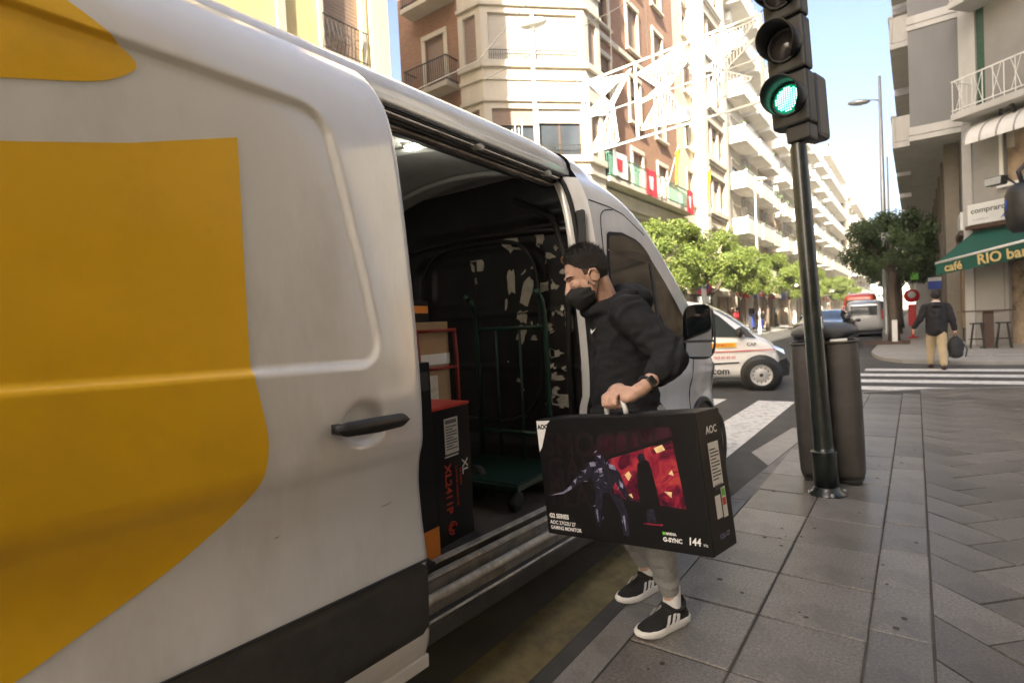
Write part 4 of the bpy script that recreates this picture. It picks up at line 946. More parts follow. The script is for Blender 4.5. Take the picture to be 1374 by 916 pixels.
# --- trousers
p = MB(); p.ell((.13,0,.93), (.135,.165,.12))
for hpz, kn, an in ((HIPL,KNL,ANL),(HIPR,KNR,ANR)):
    hpz, kn, an = map(Vector, (hpz,kn,an)); c_ = kn.lerp(an,.78)
    chain(p, [hpz, hpz.lerp(kn,.5), kn], [.108,.094,.078], 16); chain(p, [kn, kn.lerp(an,.45), c_], [.08,.074,.052], 16)
def pf(c):
    q = Vector(c); return .006*mnoise.noise(Vector((q.x*10,q.y*10,q.z*22)))+.004*math.sin(q.z*70+6*mnoise.noise(q*10))*smooth01(.55,.3,q.z)
po = organic('sweatpants', p, 'sweatpants', man, .008, 4, disp=pf)
for kn, an in ((KNL,ANL),(KNR,ANR)):
    kn = Vector(kn); an = Vector(an); c_ = MB(); capsule(c_, kn.lerp(an,.72), kn.lerp(an,.86), .05,.047, 16); organic('ribbed_cuff', c_, 'sweatpants', po, .006, 2)
# --- socks and shoes
def shoe(an, yaw, nm):
    M = Matrix.Translation((an[0], an[1], 0)) @ Matrix.Rotation(yaw, 4, 'Z')
    s = MB(M); capsule(s, (0,0,.05), (-.002,0,.19), .042,.04, 14); so_ = organic('sock', s, 'sock', man, .006, 2)
    u = MB(M); st = [(-.075,.03,.028,.07),(-.06,.036,.03,.088),(-.02,.04,.032,.095),(.03,.042,.033,.088),(.08,.046,.03,.07),(.13,.048,.028,.056),(.17,.042,.026,.046),(.2,.026,.024,.036)]
    n = 16; vs = []
    for x, w_, zb, zt in st:
        for j in range(n):
            a = 2*math.pi*j/n; ca, sa = math.cos(a), math.sin(a); vs.append((x, w_*math.copysign(abs(ca)**.8, ca), (zb+zt)/2-.005+(zt-zb+.02)/2*sa))
    u.add(vs, [(i*n+j, i*n+(j+1) % n, (i+1)*n+(j+1) % n, (i+1)*n+j) for i in range(len(st)-1) for j in range(n)]+[tuple(range(n-1,-1,-1)), tuple((len(st)-1)*n+j for j in range(n))])
    u.tube([(-.012+.05*math.cos(a), .036*math.sin(a), .096+.012*math.cos(2*a)-.0*math.cos(a)) for a in [k*math.pi/8 for k in range(16)]], .013, 8, closed=True)
    u.ell(tuple((-.055,0,.105)), (.012,.022,.03))
    up = organic(nm, u, 'shoe_black', man, .005, 3)
    so2 = MB(M); vs = []; pl = [(-.092,.0),(-.085,.026),(-.05,.038),(.0,.041),(.06,.046),(.12,.052),(.165,.047),(.2,.028),(.212,.0)]
    ring = pl+[(x,-y) for x, y in pl[-2:0:-1]]; k = len(ring)
    for z, sc in ((.002,.93),(.008,1.),(.026,1.02),(.036,.97)):
        for x, y in ring: vs.append((.06+(x-.06)*sc, y*sc, z + (.012*max(0,(x-.12)/.09) if z < .02 else .006*max(0,(x-.12)/.09)) + (.012*max(0,(-.04-x)/.05) if z > .02 else 0)))
    so2.add(vs, [(i*k+j, i*k+(j+1) % k, (i+1)*k+(j+1) % k, (i+1)*k+j) for i in range(3) for j in range(k)]+[tuple(range(k-1,-1,-1)), tuple(3*k+j for j in range(k))]); so2.build('sole', 'shoe_sole', up, smooth=True)
    for sd in (1,-1):
        for i in range(3):
            x0 = .022+.03*i; b_ = MB(M); pts = []
            for t_, z in ((0,.038),(.5,.06),(1,.084)):
                xx = x0-.03*t_-.006; yy = .0475-.012*t_*t_+(.004 if i > 0 else 0)
                pts += [(xx, sd*(yy+.003), z), (xx+.019, sd*(yy+.0045), z)]
            b_.add(pts, [(0,1,3,2),(2,3,5,4)]); b_.build('stripe', 'white_print', up)
    lc = MB(M)
    for i in range(5): x = .03+.02*i; z = .088-.007*i; lc.tube([(x,-.022,z-.004),(x+.006,0,z+.006),(x,.022,z-.004)], .003, 6)
    lc.tube([(.02,0,.1),(.0,.02,.125),(.03,.03,.1)], .0025, 6); lc.build('laces', 'shoe_black', up, smooth=True)
shoe(ANL, R(2), 'shoe'); shoe(ANR, R(8), 'shoe')
# ================================================================== traffic light, bins
tl = thing('traffic_light', 'dark green traffic light pole with lit green lamp on the near pavement', 'traffic light', (-.571,4.72,0), (0,R(-2.6),0))
MB().lathe([(.132,0),(.132,.008),(.1,.03),(.09,.05),(.086,.06)], 28).build('base_flange', 'pole_green', tl, smooth=True)
MB().lathe([(.086,.05),(.085,.30),(.088,.31),(.086,.32),(.072,.325),(.068,.36),(.064,1.4),(.058,2.62),(.045,2.66),(.03,2.75)], 24).build('pole', 'pole_green', tl, smooth=True)
MB().lathe([(.088,.315),(.092,.322),(.088,.329)], 24).build('collar', 'pole_green', tl, smooth=True)
for k in range(4): a = k*math.pi/2+.4; MB().lathe([(.012,.008),(.012,.03),(0,.032)], 6, (.12*math.cos(a),.12*math.sin(a),0)).build('bolt', 'galvanised', tl)
MB().box(.055,.068,-.03,.03,1.25,1.34).build('inspection_cover', 'galvanised', tl, bevel=.004)
# head faces the oncoming lane, a little left of the camera
hd = Matrix.Translation((-0.02,-.06,2.72)) @ Matrix.Rotation(R(-13), 4, 'Z')
def hM(): return MB(hd.copy())
for k in range(3):
    z0 = .06+.40*k
    q = hM(); q.box(-.138,.138,-.02,.13,z0,z0+.385); q.build('housing', 'signal_black', tl, bevel=.02)
    nm = 'lens'; q = hM(); q.lathe([(.105,-.03),(.1,-.04),(0,-.052)], 28, (0,0,z0+.195), 'y'); q.build(nm, 'green_lens' if k == 0 else 'signal_lens', tl, smooth=True)
    q = hM(); q.tube([(.112*math.cos(a), -.03, z0+.195+.112*math.sin(a)) for a in [j*math.pi/14 for j in range(28)]], .012, 8, closed=True); q.build('lens_ring', 'signal_black', tl, smooth=True)
    # cutaway visor
    q = hM(); vs = []; n = 36
    for j in range(n+1):
        a = R(-62)+R(304)*j/n; dep = .27 - .10*abs(j/n-.5)*2*1.4 if True else 0
        dep = .07+.15*max(0, math.sin(math.pi*j/n))**.6
        for rr, y in ((.128,-.02),(.132,-.02-dep),(.126,-.02-dep),(.121,-.02)): vs.append((rr*math.cos(a), y, z0+.195+rr*math.sin(a)))
    q.add(vs, [(j*4+i, j*4+i+1, j*4+5+i, j*4+4+i) for j in range(n) for i in range(3)]); q.build('visor', 'signal_black', tl, smooth=True)
led = hM(); rr = 0
for i in range(-6, 7):
    for j in range(-6, 7):
        x, z = i*.0165, j*.0165
        if math.hypot(x,z) < .088: led.lathe([(.0046,-.052+.012*(math.hypot(x,z)/.1)**2*1.0),(0,-.0555+.012*(math.hypot(x,z)/.1)**2)], 6, (x,0,.255+z), 'y')
lo_ = led.build('green_leds', 'led_green', tl); lo_['kind'] = 'stuff'
q = hM(); q.box(-.02,.13,.165,.40,-.02,.47); q.build('repeater_box', 'signal_grey', tl, bevel=.03)
q = hM(); q.box(-.05,.12,.0,.16,-.06,.06); q.build('bracket', 'signal_black', tl, bevel=.015)
# twin bin
bn = thing('litter_bin', 'tall twin grey street bin with rounded dark hood behind the traffic light', 'bin', (-.575,5.16,0), (0,R(-2),R(4)))
def half(x0, x1, sgn):
    prof = [(.0,.70),(.06,.86),(.3,.95),(.62,1.0),(.9,.98),(1.1,.92)]
    b = MB(); n = 18; vs = []
    ring = []
    for j in range(n):
        a = 2*math.pi*j/n; ring.append((math.copysign(abs(math.cos(a))**.45, math.cos(a)), math.copysign(abs(math.sin(a))**.45, math.sin(a))))
    for z, s_ in prof:
        for cx, cy in ring: vs.append(((x0+x1)/2+cx*(x1-x0)/2*(1 if z > .04 else .97)+sgn*(s_-1)*.06, cy*.2*s_, z + .03))
    b.add(vs, [(i*n+j, i*n+(j+1) % n, (i+1)*n+(j+1) % n, (i+1)*n+j) for i in range(len(prof)-1) for j in range(n)]+[tuple(range(n-1,-1,-1))])
    o = b.build('bin_body', 'bin_grey', bn, smooth=True)
    rim = MB(); rim.tube([((x0+x1)/2+cx*(x1-x0)/2+sgn*-.08*.06, cy*.19, 1.13) for cx, cy in ring], .012, 8, closed=True); rim.build('rim', 'bin_grey', o, smooth=True)
    c = MB(); c.add([((x0+x1)/2+cx*(x1-x0)/2*.95, cy*.17, 1.09) for cx, cy in ring], [tuple(range(n))]); c.build('dark_mouth', 'black_plastic', o)
half(-.24,-.012,-1); half(.012,.24,1)
MB().box(-.2,.2,-.14,.14,0,.05).build('plinth', 'rubber', bn, bevel=.01)
MB().box(-.03,.03,-.03,.03,1.05,1.2).build('stem', 'black_plastic', bn)
cp = MB(); cp.ell((0,0,1.215), (.245,.19,.08), 28, 12); 
cpo = cp.build('hood', 'bin_cap', bn, smooth=True)
MB().box(.05,.17,-.202,-.1,1.135,1.155).build('ashtray', 'label_white', bn, bevel=.008)
MB().tube([(-.05,-.18,1.26),(-.06,-.1,1.305),(-.06,.1,1.305)], .008, 6).build('hood_seam', 'black_plastic', cpo, smooth=True)

# ================================================================== vehicles
def car_body(st, half, name, m, par, z0=.0, inset=.82):
    """loft along local x (front = +x): st = [(x, zbottom, zbelt, zroof, halfwidth, roofhalf)]"""
    b = MB(); vs = []
    for x, zb, zw, zr, hw_, rw in st:
        sec = [(0,zb),(hw_*.86,zb),(hw_*.97,zb+.09),(hw_,zb+(zw-zb)*.45),(hw_*.985,zw-.05),(hw_*.955,zw),((hw_*.93+rw)/2+.01,zw+(zr-zw)*.5),(rw,zw+(zr-zw)*.88),(rw*.86,zr-(.015 if zr-zw > .1 else .0)),(rw*.45,zr),(0,zr)]
        k = len(sec)
        vs += [(x,-y,z) for y, z in sec] + [(x,y,z) for y, z in sec[-2:0:-1]]
    n = 2*k-2
    b.add(vs, [(i*n+j, (i+1)*n+j, (i+1)*n+(j+1) % n, i*n+(j+1) % n) for i in range(len(st)-1) for j in range(n)]+[tuple(range(n)), tuple((len(st)-1)*n+j for j in range(n-1,-1,-1))])
    o = b.build(name, m, par, merge=True)
    s_ = o.modifiers.new('sub', 'SUBSURF'); s_.levels = 2; s_.render_levels = 2
    for p in o.data.polygons: p.use_smooth = True
    return o
def cwheel(par, x, y, r, w, side, rim='steel_rim', sp=True):
    M = Matrix.Rotation(R(90), 4, 'Z')
    t = MB(); ri = r*.66; h_ = w/2; c = (x,y,r)
    t.lathe([(ri,-h_),(r*.93,-h_),(r,-h_*.55),(r,h_*.55),(r*.93,h_),(ri,h_)], 28, c, 'y', cap=False); wo_ = t.build('wheel', 'rubber', par, smooth=True)
    q = MB(); s_ = side*h_; q.lathe([(ri*1.02,s_*.96),(ri*.93,s_*.98),(ri*.88,s_*.82),(ri*.55,s_*.76),(ri*.5,s_*.9),(ri*.25,s_*.92),(0,s_*.94)], 24, c, 'y', cap=False); q.build('rim', rim, wo_, smooth=True)
    if sp:
        hb = MB()
        for k in range(12): a = 2*math.pi*k/12; hb.lathe([(ri*.07,s_*.79),(ri*.07,s_*.815),(0,s_*.82)], 8, (x+ri*.72*math.cos(a),y,r+ri*.72*math.sin(a)), 'y')
        hb.lathe([(ri*.17,s_*.92),(ri*.15,s_*.99),(0,s_*1.0)], 12, c, 'y'); hb.build('rim_holes', 'black_plastic', wo_)
    return wo_
def flat(pts, m, nm, par, y): # polygon on the side plane (x,z) at y, thin slab
    b = MB(); b.prism(pts, y-.004, y+.004, 'y'); return b.build(nm, m, par)
# white city van crossing the junction, nose to the right
cv = thing('city_van', 'small white panel van with red and yellow company lettering crossing the junction', 'van', (-4.22,11.75,RZ), (0,0,R(13)))
car_body([(-2.35,.3,.9,1.72,.86,.72),(-2.3,.24,.95,1.8,.89,.76),(-1.2,.2,1.0,1.83,.9,.77),(.1,.2,1.0,1.82,.9,.77),(.55,.2,1.0,1.78,.9,.75),(1.05,.2,1.0,1.5,.9,.68),(1.45,.2,1.0,1.17,.89,.66),(1.58,.2,.97,1.05,.89,.7),(1.8,.22,.9,.95,.88,.7),(1.93,.25,.78,.82,.85,.62),(1.98,.3,.64,.68,.74,.5),(2.0,.34,.55,.58,.6,.4)], .9, 'body', 'car_white', cv)
sy = -.905
WP = [(.62,1.06),(1.36,1.03),(1.24,1.17),(.95,1.45),(.74,1.6),(.58,1.62)]
wb = MB(); wb.add([(x, sy+.03+.17*(z-1.03), z) for x, z in WP]+[(x, sy+.07+.17*(z-1.03), z) for x, z in WP], [tuple(range(6)), tuple(range(11,5,-1))]+[(i,(i+1) % 6,6+(i+1) % 6,6+i) for i in range(6)]); wb.build('side_window', 'car_glass', cv)
wb = MB(); WQ = [(1.40,1.03),(1.6,1.0),(1.36,1.24),(1.29,1.22)]; wb.add([(x, sy+.02+.19*(z-1.03), z) for x, z in WQ], [(0,1,2,3)]); wb.build('quarter_panel', 'black_plastic', cv)
for x in (1.66,-1.35):
    MB().lathe([(.375,.02),(.36,-.010),(0,-.0105)], 28, (x,sy+.004,.31), 'y').build('wheel_arch', 'black_plastic', cv, smooth=True)
    cwheel(cv, x, sy+.04, .30, .2, -1); cwheel(cv, x, .8, .30, .2, 1)
wb = MB(); wb.add([(1.98,sy+.02,.26),(2.14,sy+.12,.28),(2.17,sy+.16,.5),(2.1,sy+.08,.62),(1.96,sy+.01,.55)], [(0,1,2,3,4)]); wb.build('bumper', 'black_plastic', cv)
wb = MB(); wb.add([(1.9,sy+.015,.80),(2.08,sy+.09,.68),(2.06,sy+.1,.77),(1.88,sy+.03,.86)], [(0,1,2,3)]); wb.build('headlamp', 'mirror_glass', cv)
ws_ = MB(); ws_.grid(lambda u,v: (.66+.84*u, (-.6+1.2*v)*(1+.06*u), lerp([(.1,1.82),(.55,1.78),(1.05,1.52),(1.45,1.2),(1.58,1.09)], .66+.84*u)+.012-.05*abs(2*v-1)**3), 8, 8); ws_.build('windscreen', 'car_glass', cv, smooth=True)
MB().ell((1.3,sy-.1,1.12), (.07,.1,.1)).build('wing_mirror', 'black_plastic', cv, smooth=True)
flat([(.1,.95),(.6,.95),(.6,.965),(.1,.965)], 'trim_grey', 'rail', cv, sy-.003)
sf = sy-.006
flat([(-.6,.70),(1.9,.775),(1.9,.79),(-.6,.725)], 'red_print', 'red_stripe', cv, sf)
flat([(.6,.50),(1.28,.53),(1.28,.555),(.6,.53)], 'black_print', 'black_stripe', cv, sf)
MB().box(.78,1.24,sf-.004,sf+.01,.84,.93).build('yellow_plate', 'flag_yellow', cv)
text('lettering', 'NORMATEX', .085, 'red_print', cv, (.8,sf-.006,.855), (1,0,0), (0,0,1), bold=.001, sx=.85)
text('lettering', 'normatex.com', .19, 'black_print', cv, (.03,sf-.002,.32), (1,0,0), (0,0,1), bold=.003, sx=.95)
text('lettering', '968 83 83 83', .075, 'red_print', cv, (.82,sf-.002,.62), (1,0,0), (0,0,1))
text('lettering', 'CAP', .09, 'black_print', cv, (1.42,sf-.0,.86), (1,0,0), (0,0,1), bold=.001)
MB().box(-1.3,.5,sf+.075,sf+.095,1.34,1.56).build('yellow_sign', 'flag_yellow', cv)
text('lettering', 'NORMATEX', .22, 'red_print', cv, (-1.2,sf+.067,1.37), (1,0,0), (0,0,1), bold=.006, sx=1.12)
for x in (.56, -.75): flat([(x-.004,.3),(x+.004,.3),(x+.004,1.5),(x-.004,1.5)], 'trim_grey', 'door_gap', cv, sf+.002)
# black car parked with its tail towards us (front = +Y)
def parked(name, label, x, y, st, m, kind, grp='cars parked along the right kerb', rz=90):
    t = thing(name, label, 'car' if 'van' not in name else 'van', (x,y,RZ), (0,0,R(rz)), grp)
    car_body(st, .9, 'body', m, t)
    return t
SED = [(-2.3,.42,.78,.84,.72,.55),(-2.24,.3,.88,.97,.84,.66),(-1.75,.22,.92,1.02,.89,.68),(-1.45,.2,.93,1.1,.9,.62),(-.75,.2,.93,1.42,.91,.58),(.1,.2,.93,1.45,.91,.6),(.75,.2,.92,1.15,.91,.62),(1.05,.2,.9,1.0,.9,.68),(1.7,.22,.82,.9,.88,.66),(2.15,.28,.66,.74,.8,.6),(2.25,.35,.55,.6,.68,.5)]
VANS = [(-2.2,.4,.8,1.5,.78,.66),(-2.15,.28,.95,1.74,.86,.74),(-1.4,.2,1.0,1.82,.88,.76),(0,.2,1.0,1.82,.88,.76),(.5,.2,1.0,1.6,.88,.7),(1.05,.2,.98,1.1,.87,.68),(1.7,.22,.86,.94,.86,.66),(2.1,.3,.62,.7,.76,.6)]
t = parked('black_car', 'black saloon car parked just beyond the twin bin', -2.85, 25.0, [(x,a,b_*1.02,c*1.03,d*1.06,e*1.06) for x,a,b_,c,d,e in SED], 'car_black', 'sedan')
MB().grid(lambda u,v: (-1.42+.6*u, (-.52+1.04*v)*(1-.08*u), 1.125+.26*u+.02*math.sin(math.pi*v)), 6, 6).build('rear_window', mat('sky_glass', (.1,.16,.22), .05, metal=.7, var=0), t, smooth=True)
for s_ in (1,-1):
    MB().box(-2.31,-2.2,s_*.5-.2,s_*.5+.2,.70,.80).build('tail_lamp', 'tail_red', t, bevel=.02)
    MB().prism([(-1.2,1.0),(.85,.98),(.2,1.36),(-.65,1.36)], s_*.80-.01, s_*.80+.01, 'y').build('side_windows', 'car_glass', t)
    for x in (-1.4,1.35): cwheel(t, x, s_*.82, .32, .2, s_, sp=False)
    MB().ell((.7,s_*1.0,.98), (.08,.1,.07)).build('wing_mirror', 'car_black', t, smooth=True)
MB().box(-2.315,-2.29,-.26,.26,.48,.59).build('number_plate', 'label_white', t)
t = parked('silver_van', 'silver small van parked in front of the black car', -2.05, 34.2, VANS, 'car_silver', 'van')
MB().box(-2.2,-2.16,-.55,.55,1.06,1.55).build('rear_window', 'car_glass', t, bevel=.03)
for s_ in (1,-1):
    MB().box(-2.2,-2.1,s_*.78-.06,s_*.78+.06,.85,1.3).build('tail_lamp', 'tail_red', t, bevel=.02)
    MB().prism([(-1.9,1.1),(.8,1.08),(.3,1.55),(-1.8,1.6)], s_*.82-.01, s_*.82+.01, 'y').build('side_windows', 'car_glass', t)
    for x in (-1.4,1.35): cwheel(t, x, s_*.8, .31, .2, s_, sp=False)
    MB().ell((.9,s_*.98,1.05), (.08,.1,.09)).build('wing_mirror', 'black_plastic', t, smooth=True)
t = parked('red_van', 'tall orange red van standing beyond the silver van', -2.9, 44, [(x*1.15,a,b*1.15,c*1.32,d*1.1,e*1.12) for x,a,b,c,d,e in VANS], 'car_red', 'van')
MB().box(-2.56,-2.5,-.7,.7,1.3,1.95).build('rear_window', 'car_glass', t, bevel=.03)
for s_ in (1,-1):
    MB().box(-2.56,-2.46,s_*.86-.06,s_*.86+.06,.9,1.5).build('tail_lamp', 'tail_red', t)
    for x in (-1.6,1.5): cwheel(t, x, s_*.86, .34, .2, s_, sp=False)
t = parked('dark_car', 'dark hatchback parked far along the right kerb', -1.95, 47, SED, 'car_black', 'car')
for s_ in (1,-1):
    MB().prism([(-1.2,1.0),(.85,.98),(.2,1.36),(-.65,1.36)], s_*.80-.01, s_*.80+.01, 'y').build('side_windows', 'car_glass', t)
    for x in (-1.4,1.35): cwheel(t, x, s_*.82, .32, .2, s_, sp=False)
MB().grid(lambda u,v: (-1.52+.72*u, (-.56+1.12*v)*(1-.06*u), 1.085+.335*u), 4, 4).build('rear_window', 'car_glass', t, smooth=True)
t = parked('pale_car', 'pale car driving away in the left lane, half hidden by the traffic light pole', -4.3, 40, SED, 'car_silver', 'car', 'cars in the left lane')
for s_ in (1,-1):
    MB().box(-2.31,-2.2,s_*.5-.2,s_*.5+.2,.70,.80).build('tail_lamp', 'tail_red', t)
    MB().prism([(-1.2,1.0),(.85,.98),(.2,1.36),(-.65,1.36)], s_*.80-.01, s_*.80+.01, 'y').build('side_windows', 'car_glass', t)
    for x in (-1.4,1.35): cwheel(t, x, s_*.82, .32, .2, s_, sp=False)
MB().grid(lambda u,v: (-1.52+.72*u, (-.56+1.12*v)*(1-.06*u), 1.085+.335*u), 4, 4).build('rear_window', 'car_glass', t, smooth=True)

# ================================================================== walking person with bag, café furniture
wp_ = thing('person', 'person in black jacket and beige trousers walking away over the crossing', 'person', (.37,15.75,RZ), (0,0,R(97)))
b = MB(); b.ell((.02,0,1.67), (.10,.085,.125)); capsule(b, (0,0,1.56), (0,0,1.44), .06,.07); chain(b, [(0,0,1.4),(0,0,1.2),(0,0,.98)], [.11,.12,.12])
for s_, fx in ((1,.26),(-1,-.22)):
    chain(b, [(0,s_*.085,.95),(fx*.55+.05,s_*.085,.52),(fx,s_*.085,.1)], [.09,.065,.045]); capsule(b, (fx,s_*.085,.05),(fx+.13,s_*.085,.05),.04,.035)
    sh = (0,s_*.22,1.42); el = (-.05,s_*.31,1.14) if s_ > 0 else (-.03,s_*.28,1.12); wr = (.06,s_*.42,.93) if s_ > 0 else (.0,s_*.33,.86)
    chain(b, [(0,s_*.17,1.40),el,wr], [.05,.045,.036]); b.ell((wr[0],wr[1],wr[2]-.05), (.04,.025,.055))
    for i in range(4): chain(b, [(wr[0]-.03+.02*i,wr[1],wr[2]-.08),(wr[0]-.03+.02*i,wr[1]+.01,wr[2]-.13)], [.011,.009], 8)
bd = organic('body', b, 'skin', wp_, .012, 3)
j = MB(); chain(j, [(0,0,1.42),(0,0,1.2),(0,0,.9)], [.13,.165,.175], 20); chain(j, [(0,.06,1.4),(0,.07,1.2),(0,.07,.88)], [.12,.13,.14], 16); chain(j, [(0,-.06,1.4),(0,-.07,1.2),(0,-.07,.88)], [.12,.13,.14], 16)
for s_ in (1,-1):
    sh = (0,s_*.2,1.42); el = (-.05,s_*.31,1.14) if s_ > 0 else (-.03,s_*.28,1.12); wr = (.05,s_*.41,.96) if s_ > 0 else (.0,s_*.325,.9)
    chain(j, [(0,s_*.1,1.42),sh,el,wr], [.085,.08,.068,.055], 14)
j.ell((-.08,0,1.45), (.08,.11,.06)); organic('jacket', j, 'coat_black', wp_, .014, 3, disp=lambda c: .012*mnoise.noise(Vector((c.x*8,c.y*8,c.z*12))))
tz = MB()
for s_, fx in ((1,.26),(-1,-.22)): chain(tz, [(0,s_*.08,.95),(fx*.55+.05,s_*.085,.52),(fx,s_*.085,.15)], [.112,.088,.068], 14)
organic('trousers', tz, 'chinos', wp_, .012, 3, disp=lambda c: .012*mnoise.noise(Vector((c.x*9,c.y*9,c.z*9))))
for s_, fx in ((1,.26),(-1,-.22)):
    q = MB(); capsule(q, (fx-.03,s_*.085,.06),(fx+.15,s_*.085,.045),.052,.045,14); organic('shoe', q, 'leather', wp_, .012, 2)
hb = MB(); hb.ell((-.01,0,1.70), (.112,.098,.125)); organic('hair', hb, 'hair', wp_, .012, 2)
MB().tube([(.0+.075*math.cos(a),.075*math.sin(a),1.535) for a in [k*math.pi/6 for k in range(12)]], .014, 6, closed=True).build('collar', 'cloth_white', wp_, smooth=True)
bgm = thing('rucksack', 'black rucksack hanging from the walking person\'s right hand', 'bag', (.70,15.75,.20))
q = MB(); q.ell((0,0,.2), (.15,.11,.24)); q.ell((0,-.02,.05), (.14,.12,.1)); organic('body', q, 'bag_black', bgm, .014, 3)
MB().tube([(-.03,0,.42),(0,0,.52),(.03,0,.42)], .014, 6).build('handle', 'bag_black', bgm, smooth=True)
MB().tube([(-.1,.0,.02),(-.15,0,-.06),(-.12,0,-.16)], .008, 6).build('strap', 'bag_black', bgm, smooth=True); MB().tube([(.12,.02,.3),(.2,0,.15),(.17,0,-.02)], .012, 6).build('strap', 'bag_black', bgm, smooth=True)
MB().box(-.09,.09,-.14,-.1,.03,.16).build('pocket', 'bag_black', bgm, bevel=.02)
def stool(x, y, label):
    t = thing('bar_stool', label, 'stool', (x,y,0), group='bar stools at the café')
    MB().lathe([(0,.72),(.17,.72),(.18,.735),(.17,.755),(0,.757)], 20).build('seat', 'stool_metal', t, smooth=True)
    for k in range(4):
        a = math.pi/4+k*math.pi/2; MB().tube([(.12*math.cos(a),.12*math.sin(a),.73),(.235*math.cos(a),.235*math.sin(a),0)], .016, 8).build('leg', 'stool_metal', t)
    MB().tube([(.2*math.cos(a),.2*math.sin(a),.28) for a in [k*math.pi/8 for k in range(16)]], .01, 6, closed=True).build('footring', 'stool_metal', t)
stool(1.45, 21.2, 'dark metal bar stool left of the standing table'); stool(2.05, 21.4, 'dark metal bar stool right of the standing table')
t = thing('standing_table', 'dark standing table with square post outside the café', 'table', (1.72,21.5,0))
MB().box(-.12,.12,-.12,.12,0,1.08).build('post', 'wood_dark', t, bevel=.01); MB().box(-.7,.6,-.25,.25,1.08,1.12).build('top', 'wood_dark', t, bevel=.006); MB().box(-.2,.2,-.2,.2,0,.03).build('foot', 'stool_metal', t)
# red barber-style board + lamp further along the pavement
t = thing('advert_board', 'red advertising board with pale oval on the right pavement behind the walking person', 'sign', (-.12,28.5,0))
MB().lathe([(.2,0),(.2,.04),(.06,.06),(.05,.6)], 16).build('foot', 'sign_red', t, smooth=True)
MB().lathe([(0,-.05),(.26,-.05),(.28,0),(.26,.05),(0,.05)], 24, (0,0,1.75), 'y').build('disc', 'sign_red', t, smooth=True); MB().lathe([(0,-.06),(.14,-.06),(.14,-.04)], 24, (0,0,1.8), 'y').build('oval', 'sign_white', t, smooth=True)
MB().box(-.14,.14,-.05,.05,.5,1.4).build('stem', 'sign_red', t, bevel=.03)
t = thing('shop_sign', 'small green and blue projecting shop sign beneath the right tree', 'sign', (.15,29.5,2.35))
MB().box(-.3,-.02,-.04,.04,.1,.4).build('green_panel', 'print_green', t, bevel=.01); MB().box(.3,.75,-.04,.04,-.35,-.02).build('blue_panel', 'blue_sign', t, bevel=.01); MB().box(.3,.75,-.042,.042,-.02,.14).build('white_panel', 'sign_white', t); MB().bar((-.02,0,.25),(1.2,0,.25),.04).build('bracket', 'iron', t)
# people on the left pavement
def walker(x, y, rz, label, top, low):
    t = thing('person', label, 'person', (x,y,0), (0,0,R(rz)), 'people on the left pavement')
    b = MB(); b.ell((.01,0,1.62), (.095,.08,.115)); capsule(b, (0,0,1.5),(0,0,1.4),.05,.06); chain(b, [(0,0,1.35),(0,0,1.1),(0,0,.92)], [.13,.14,.14])
    for s_, fx in ((1,.15),(-1,-.12)):
        chain(b, [(0,s_*.09,.9),(fx*.6,s_*.09,.5),(fx,s_*.09,.08)], [.09,.065,.045]); capsule(b, (fx,s_*.09,.04),(fx+.13,s_*.09,.04),.04,.035)
        chain(b, [(0,s_*.18,1.37),(-.03*s_,s_*.24,1.1),(.06*s_,s_*.24,.86)], [.06,.045,.035]); b.ell((.06*s_,s_*.24,.8), (.03,.02,.06))
    organic('body', b, 'skin', t, .016, 2)
    q = MB(); chain(q, [(0,0,1.37),(0,0,1.1),(0,0,.88)], [.14,.165,.175], 14)
    for s_ in (1,-1): chain(q, [(0,s_*.15,1.37),(-.03*s_,s_*.24,1.1),(.05*s_,s_*.24,.9)], [.08,.065,.05])
    organic('jacket', q, top, t, .018, 2)
    q = MB()
    for s_, fx in ((1,.15),(-1,-.12)): chain(q, [(0,s_*.08,.9),(fx*.6,s_*.09,.5),(fx,s_*.09,.1)], [.11,.085,.065])
    organic('trousers', q, low, t, .018, 2)
    q = MB(); q.ell((-.01,0,1.65), (.105,.09,.11)); q.build('hair', 'hair', t, smooth=True)
walker(-9.3, 37.5, 80, 'person in dark red jacket on the left pavement under the trees', 'flag_red', 'coat_black')
walker(-9.0, 42.5, -95, 'person in dark jacket and blue jeans on the left pavement', 'coat_black', 'blue_sign')
# no-parking sign
t = thing('no_parking_sign', 'round blue and red no-stopping sign on a grey post by the left trees', 'sign', (-8.3,27.2,0), (0,0,R(35)))
MB().lathe([(.03,0),(.03,3.4),(0,3.41)], 10).build('post', 'galvanised', t, smooth=True)
MB().lathe([(0,-.05),(.36,-.05),(.36,-.03)], 28, (0,0,2.72), 'y').build('red_disc', 'sign_red', t, smooth=True); MB().lathe([(0,-.056),(.28,-.056),(.28,-.05)], 28, (0,0,2.72), 'y').build('blue_disc', 'blue_sign', t, smooth=True)
for r_ in (45,-45):
    q = MB(Matrix.Translation((0,-.06,2.72)) @ Matrix.Rotation(R(r_),4,'Y')); q.box(-.29,.29,-.004,.0+(.001 if r_ > 0 else 0),-.035,.035); q.build('cross_bar', 'sign_red', t)
MB().box(-.3,.3,-.05,-.035,1.95,2.28).build('plate', 'sign_white', t)
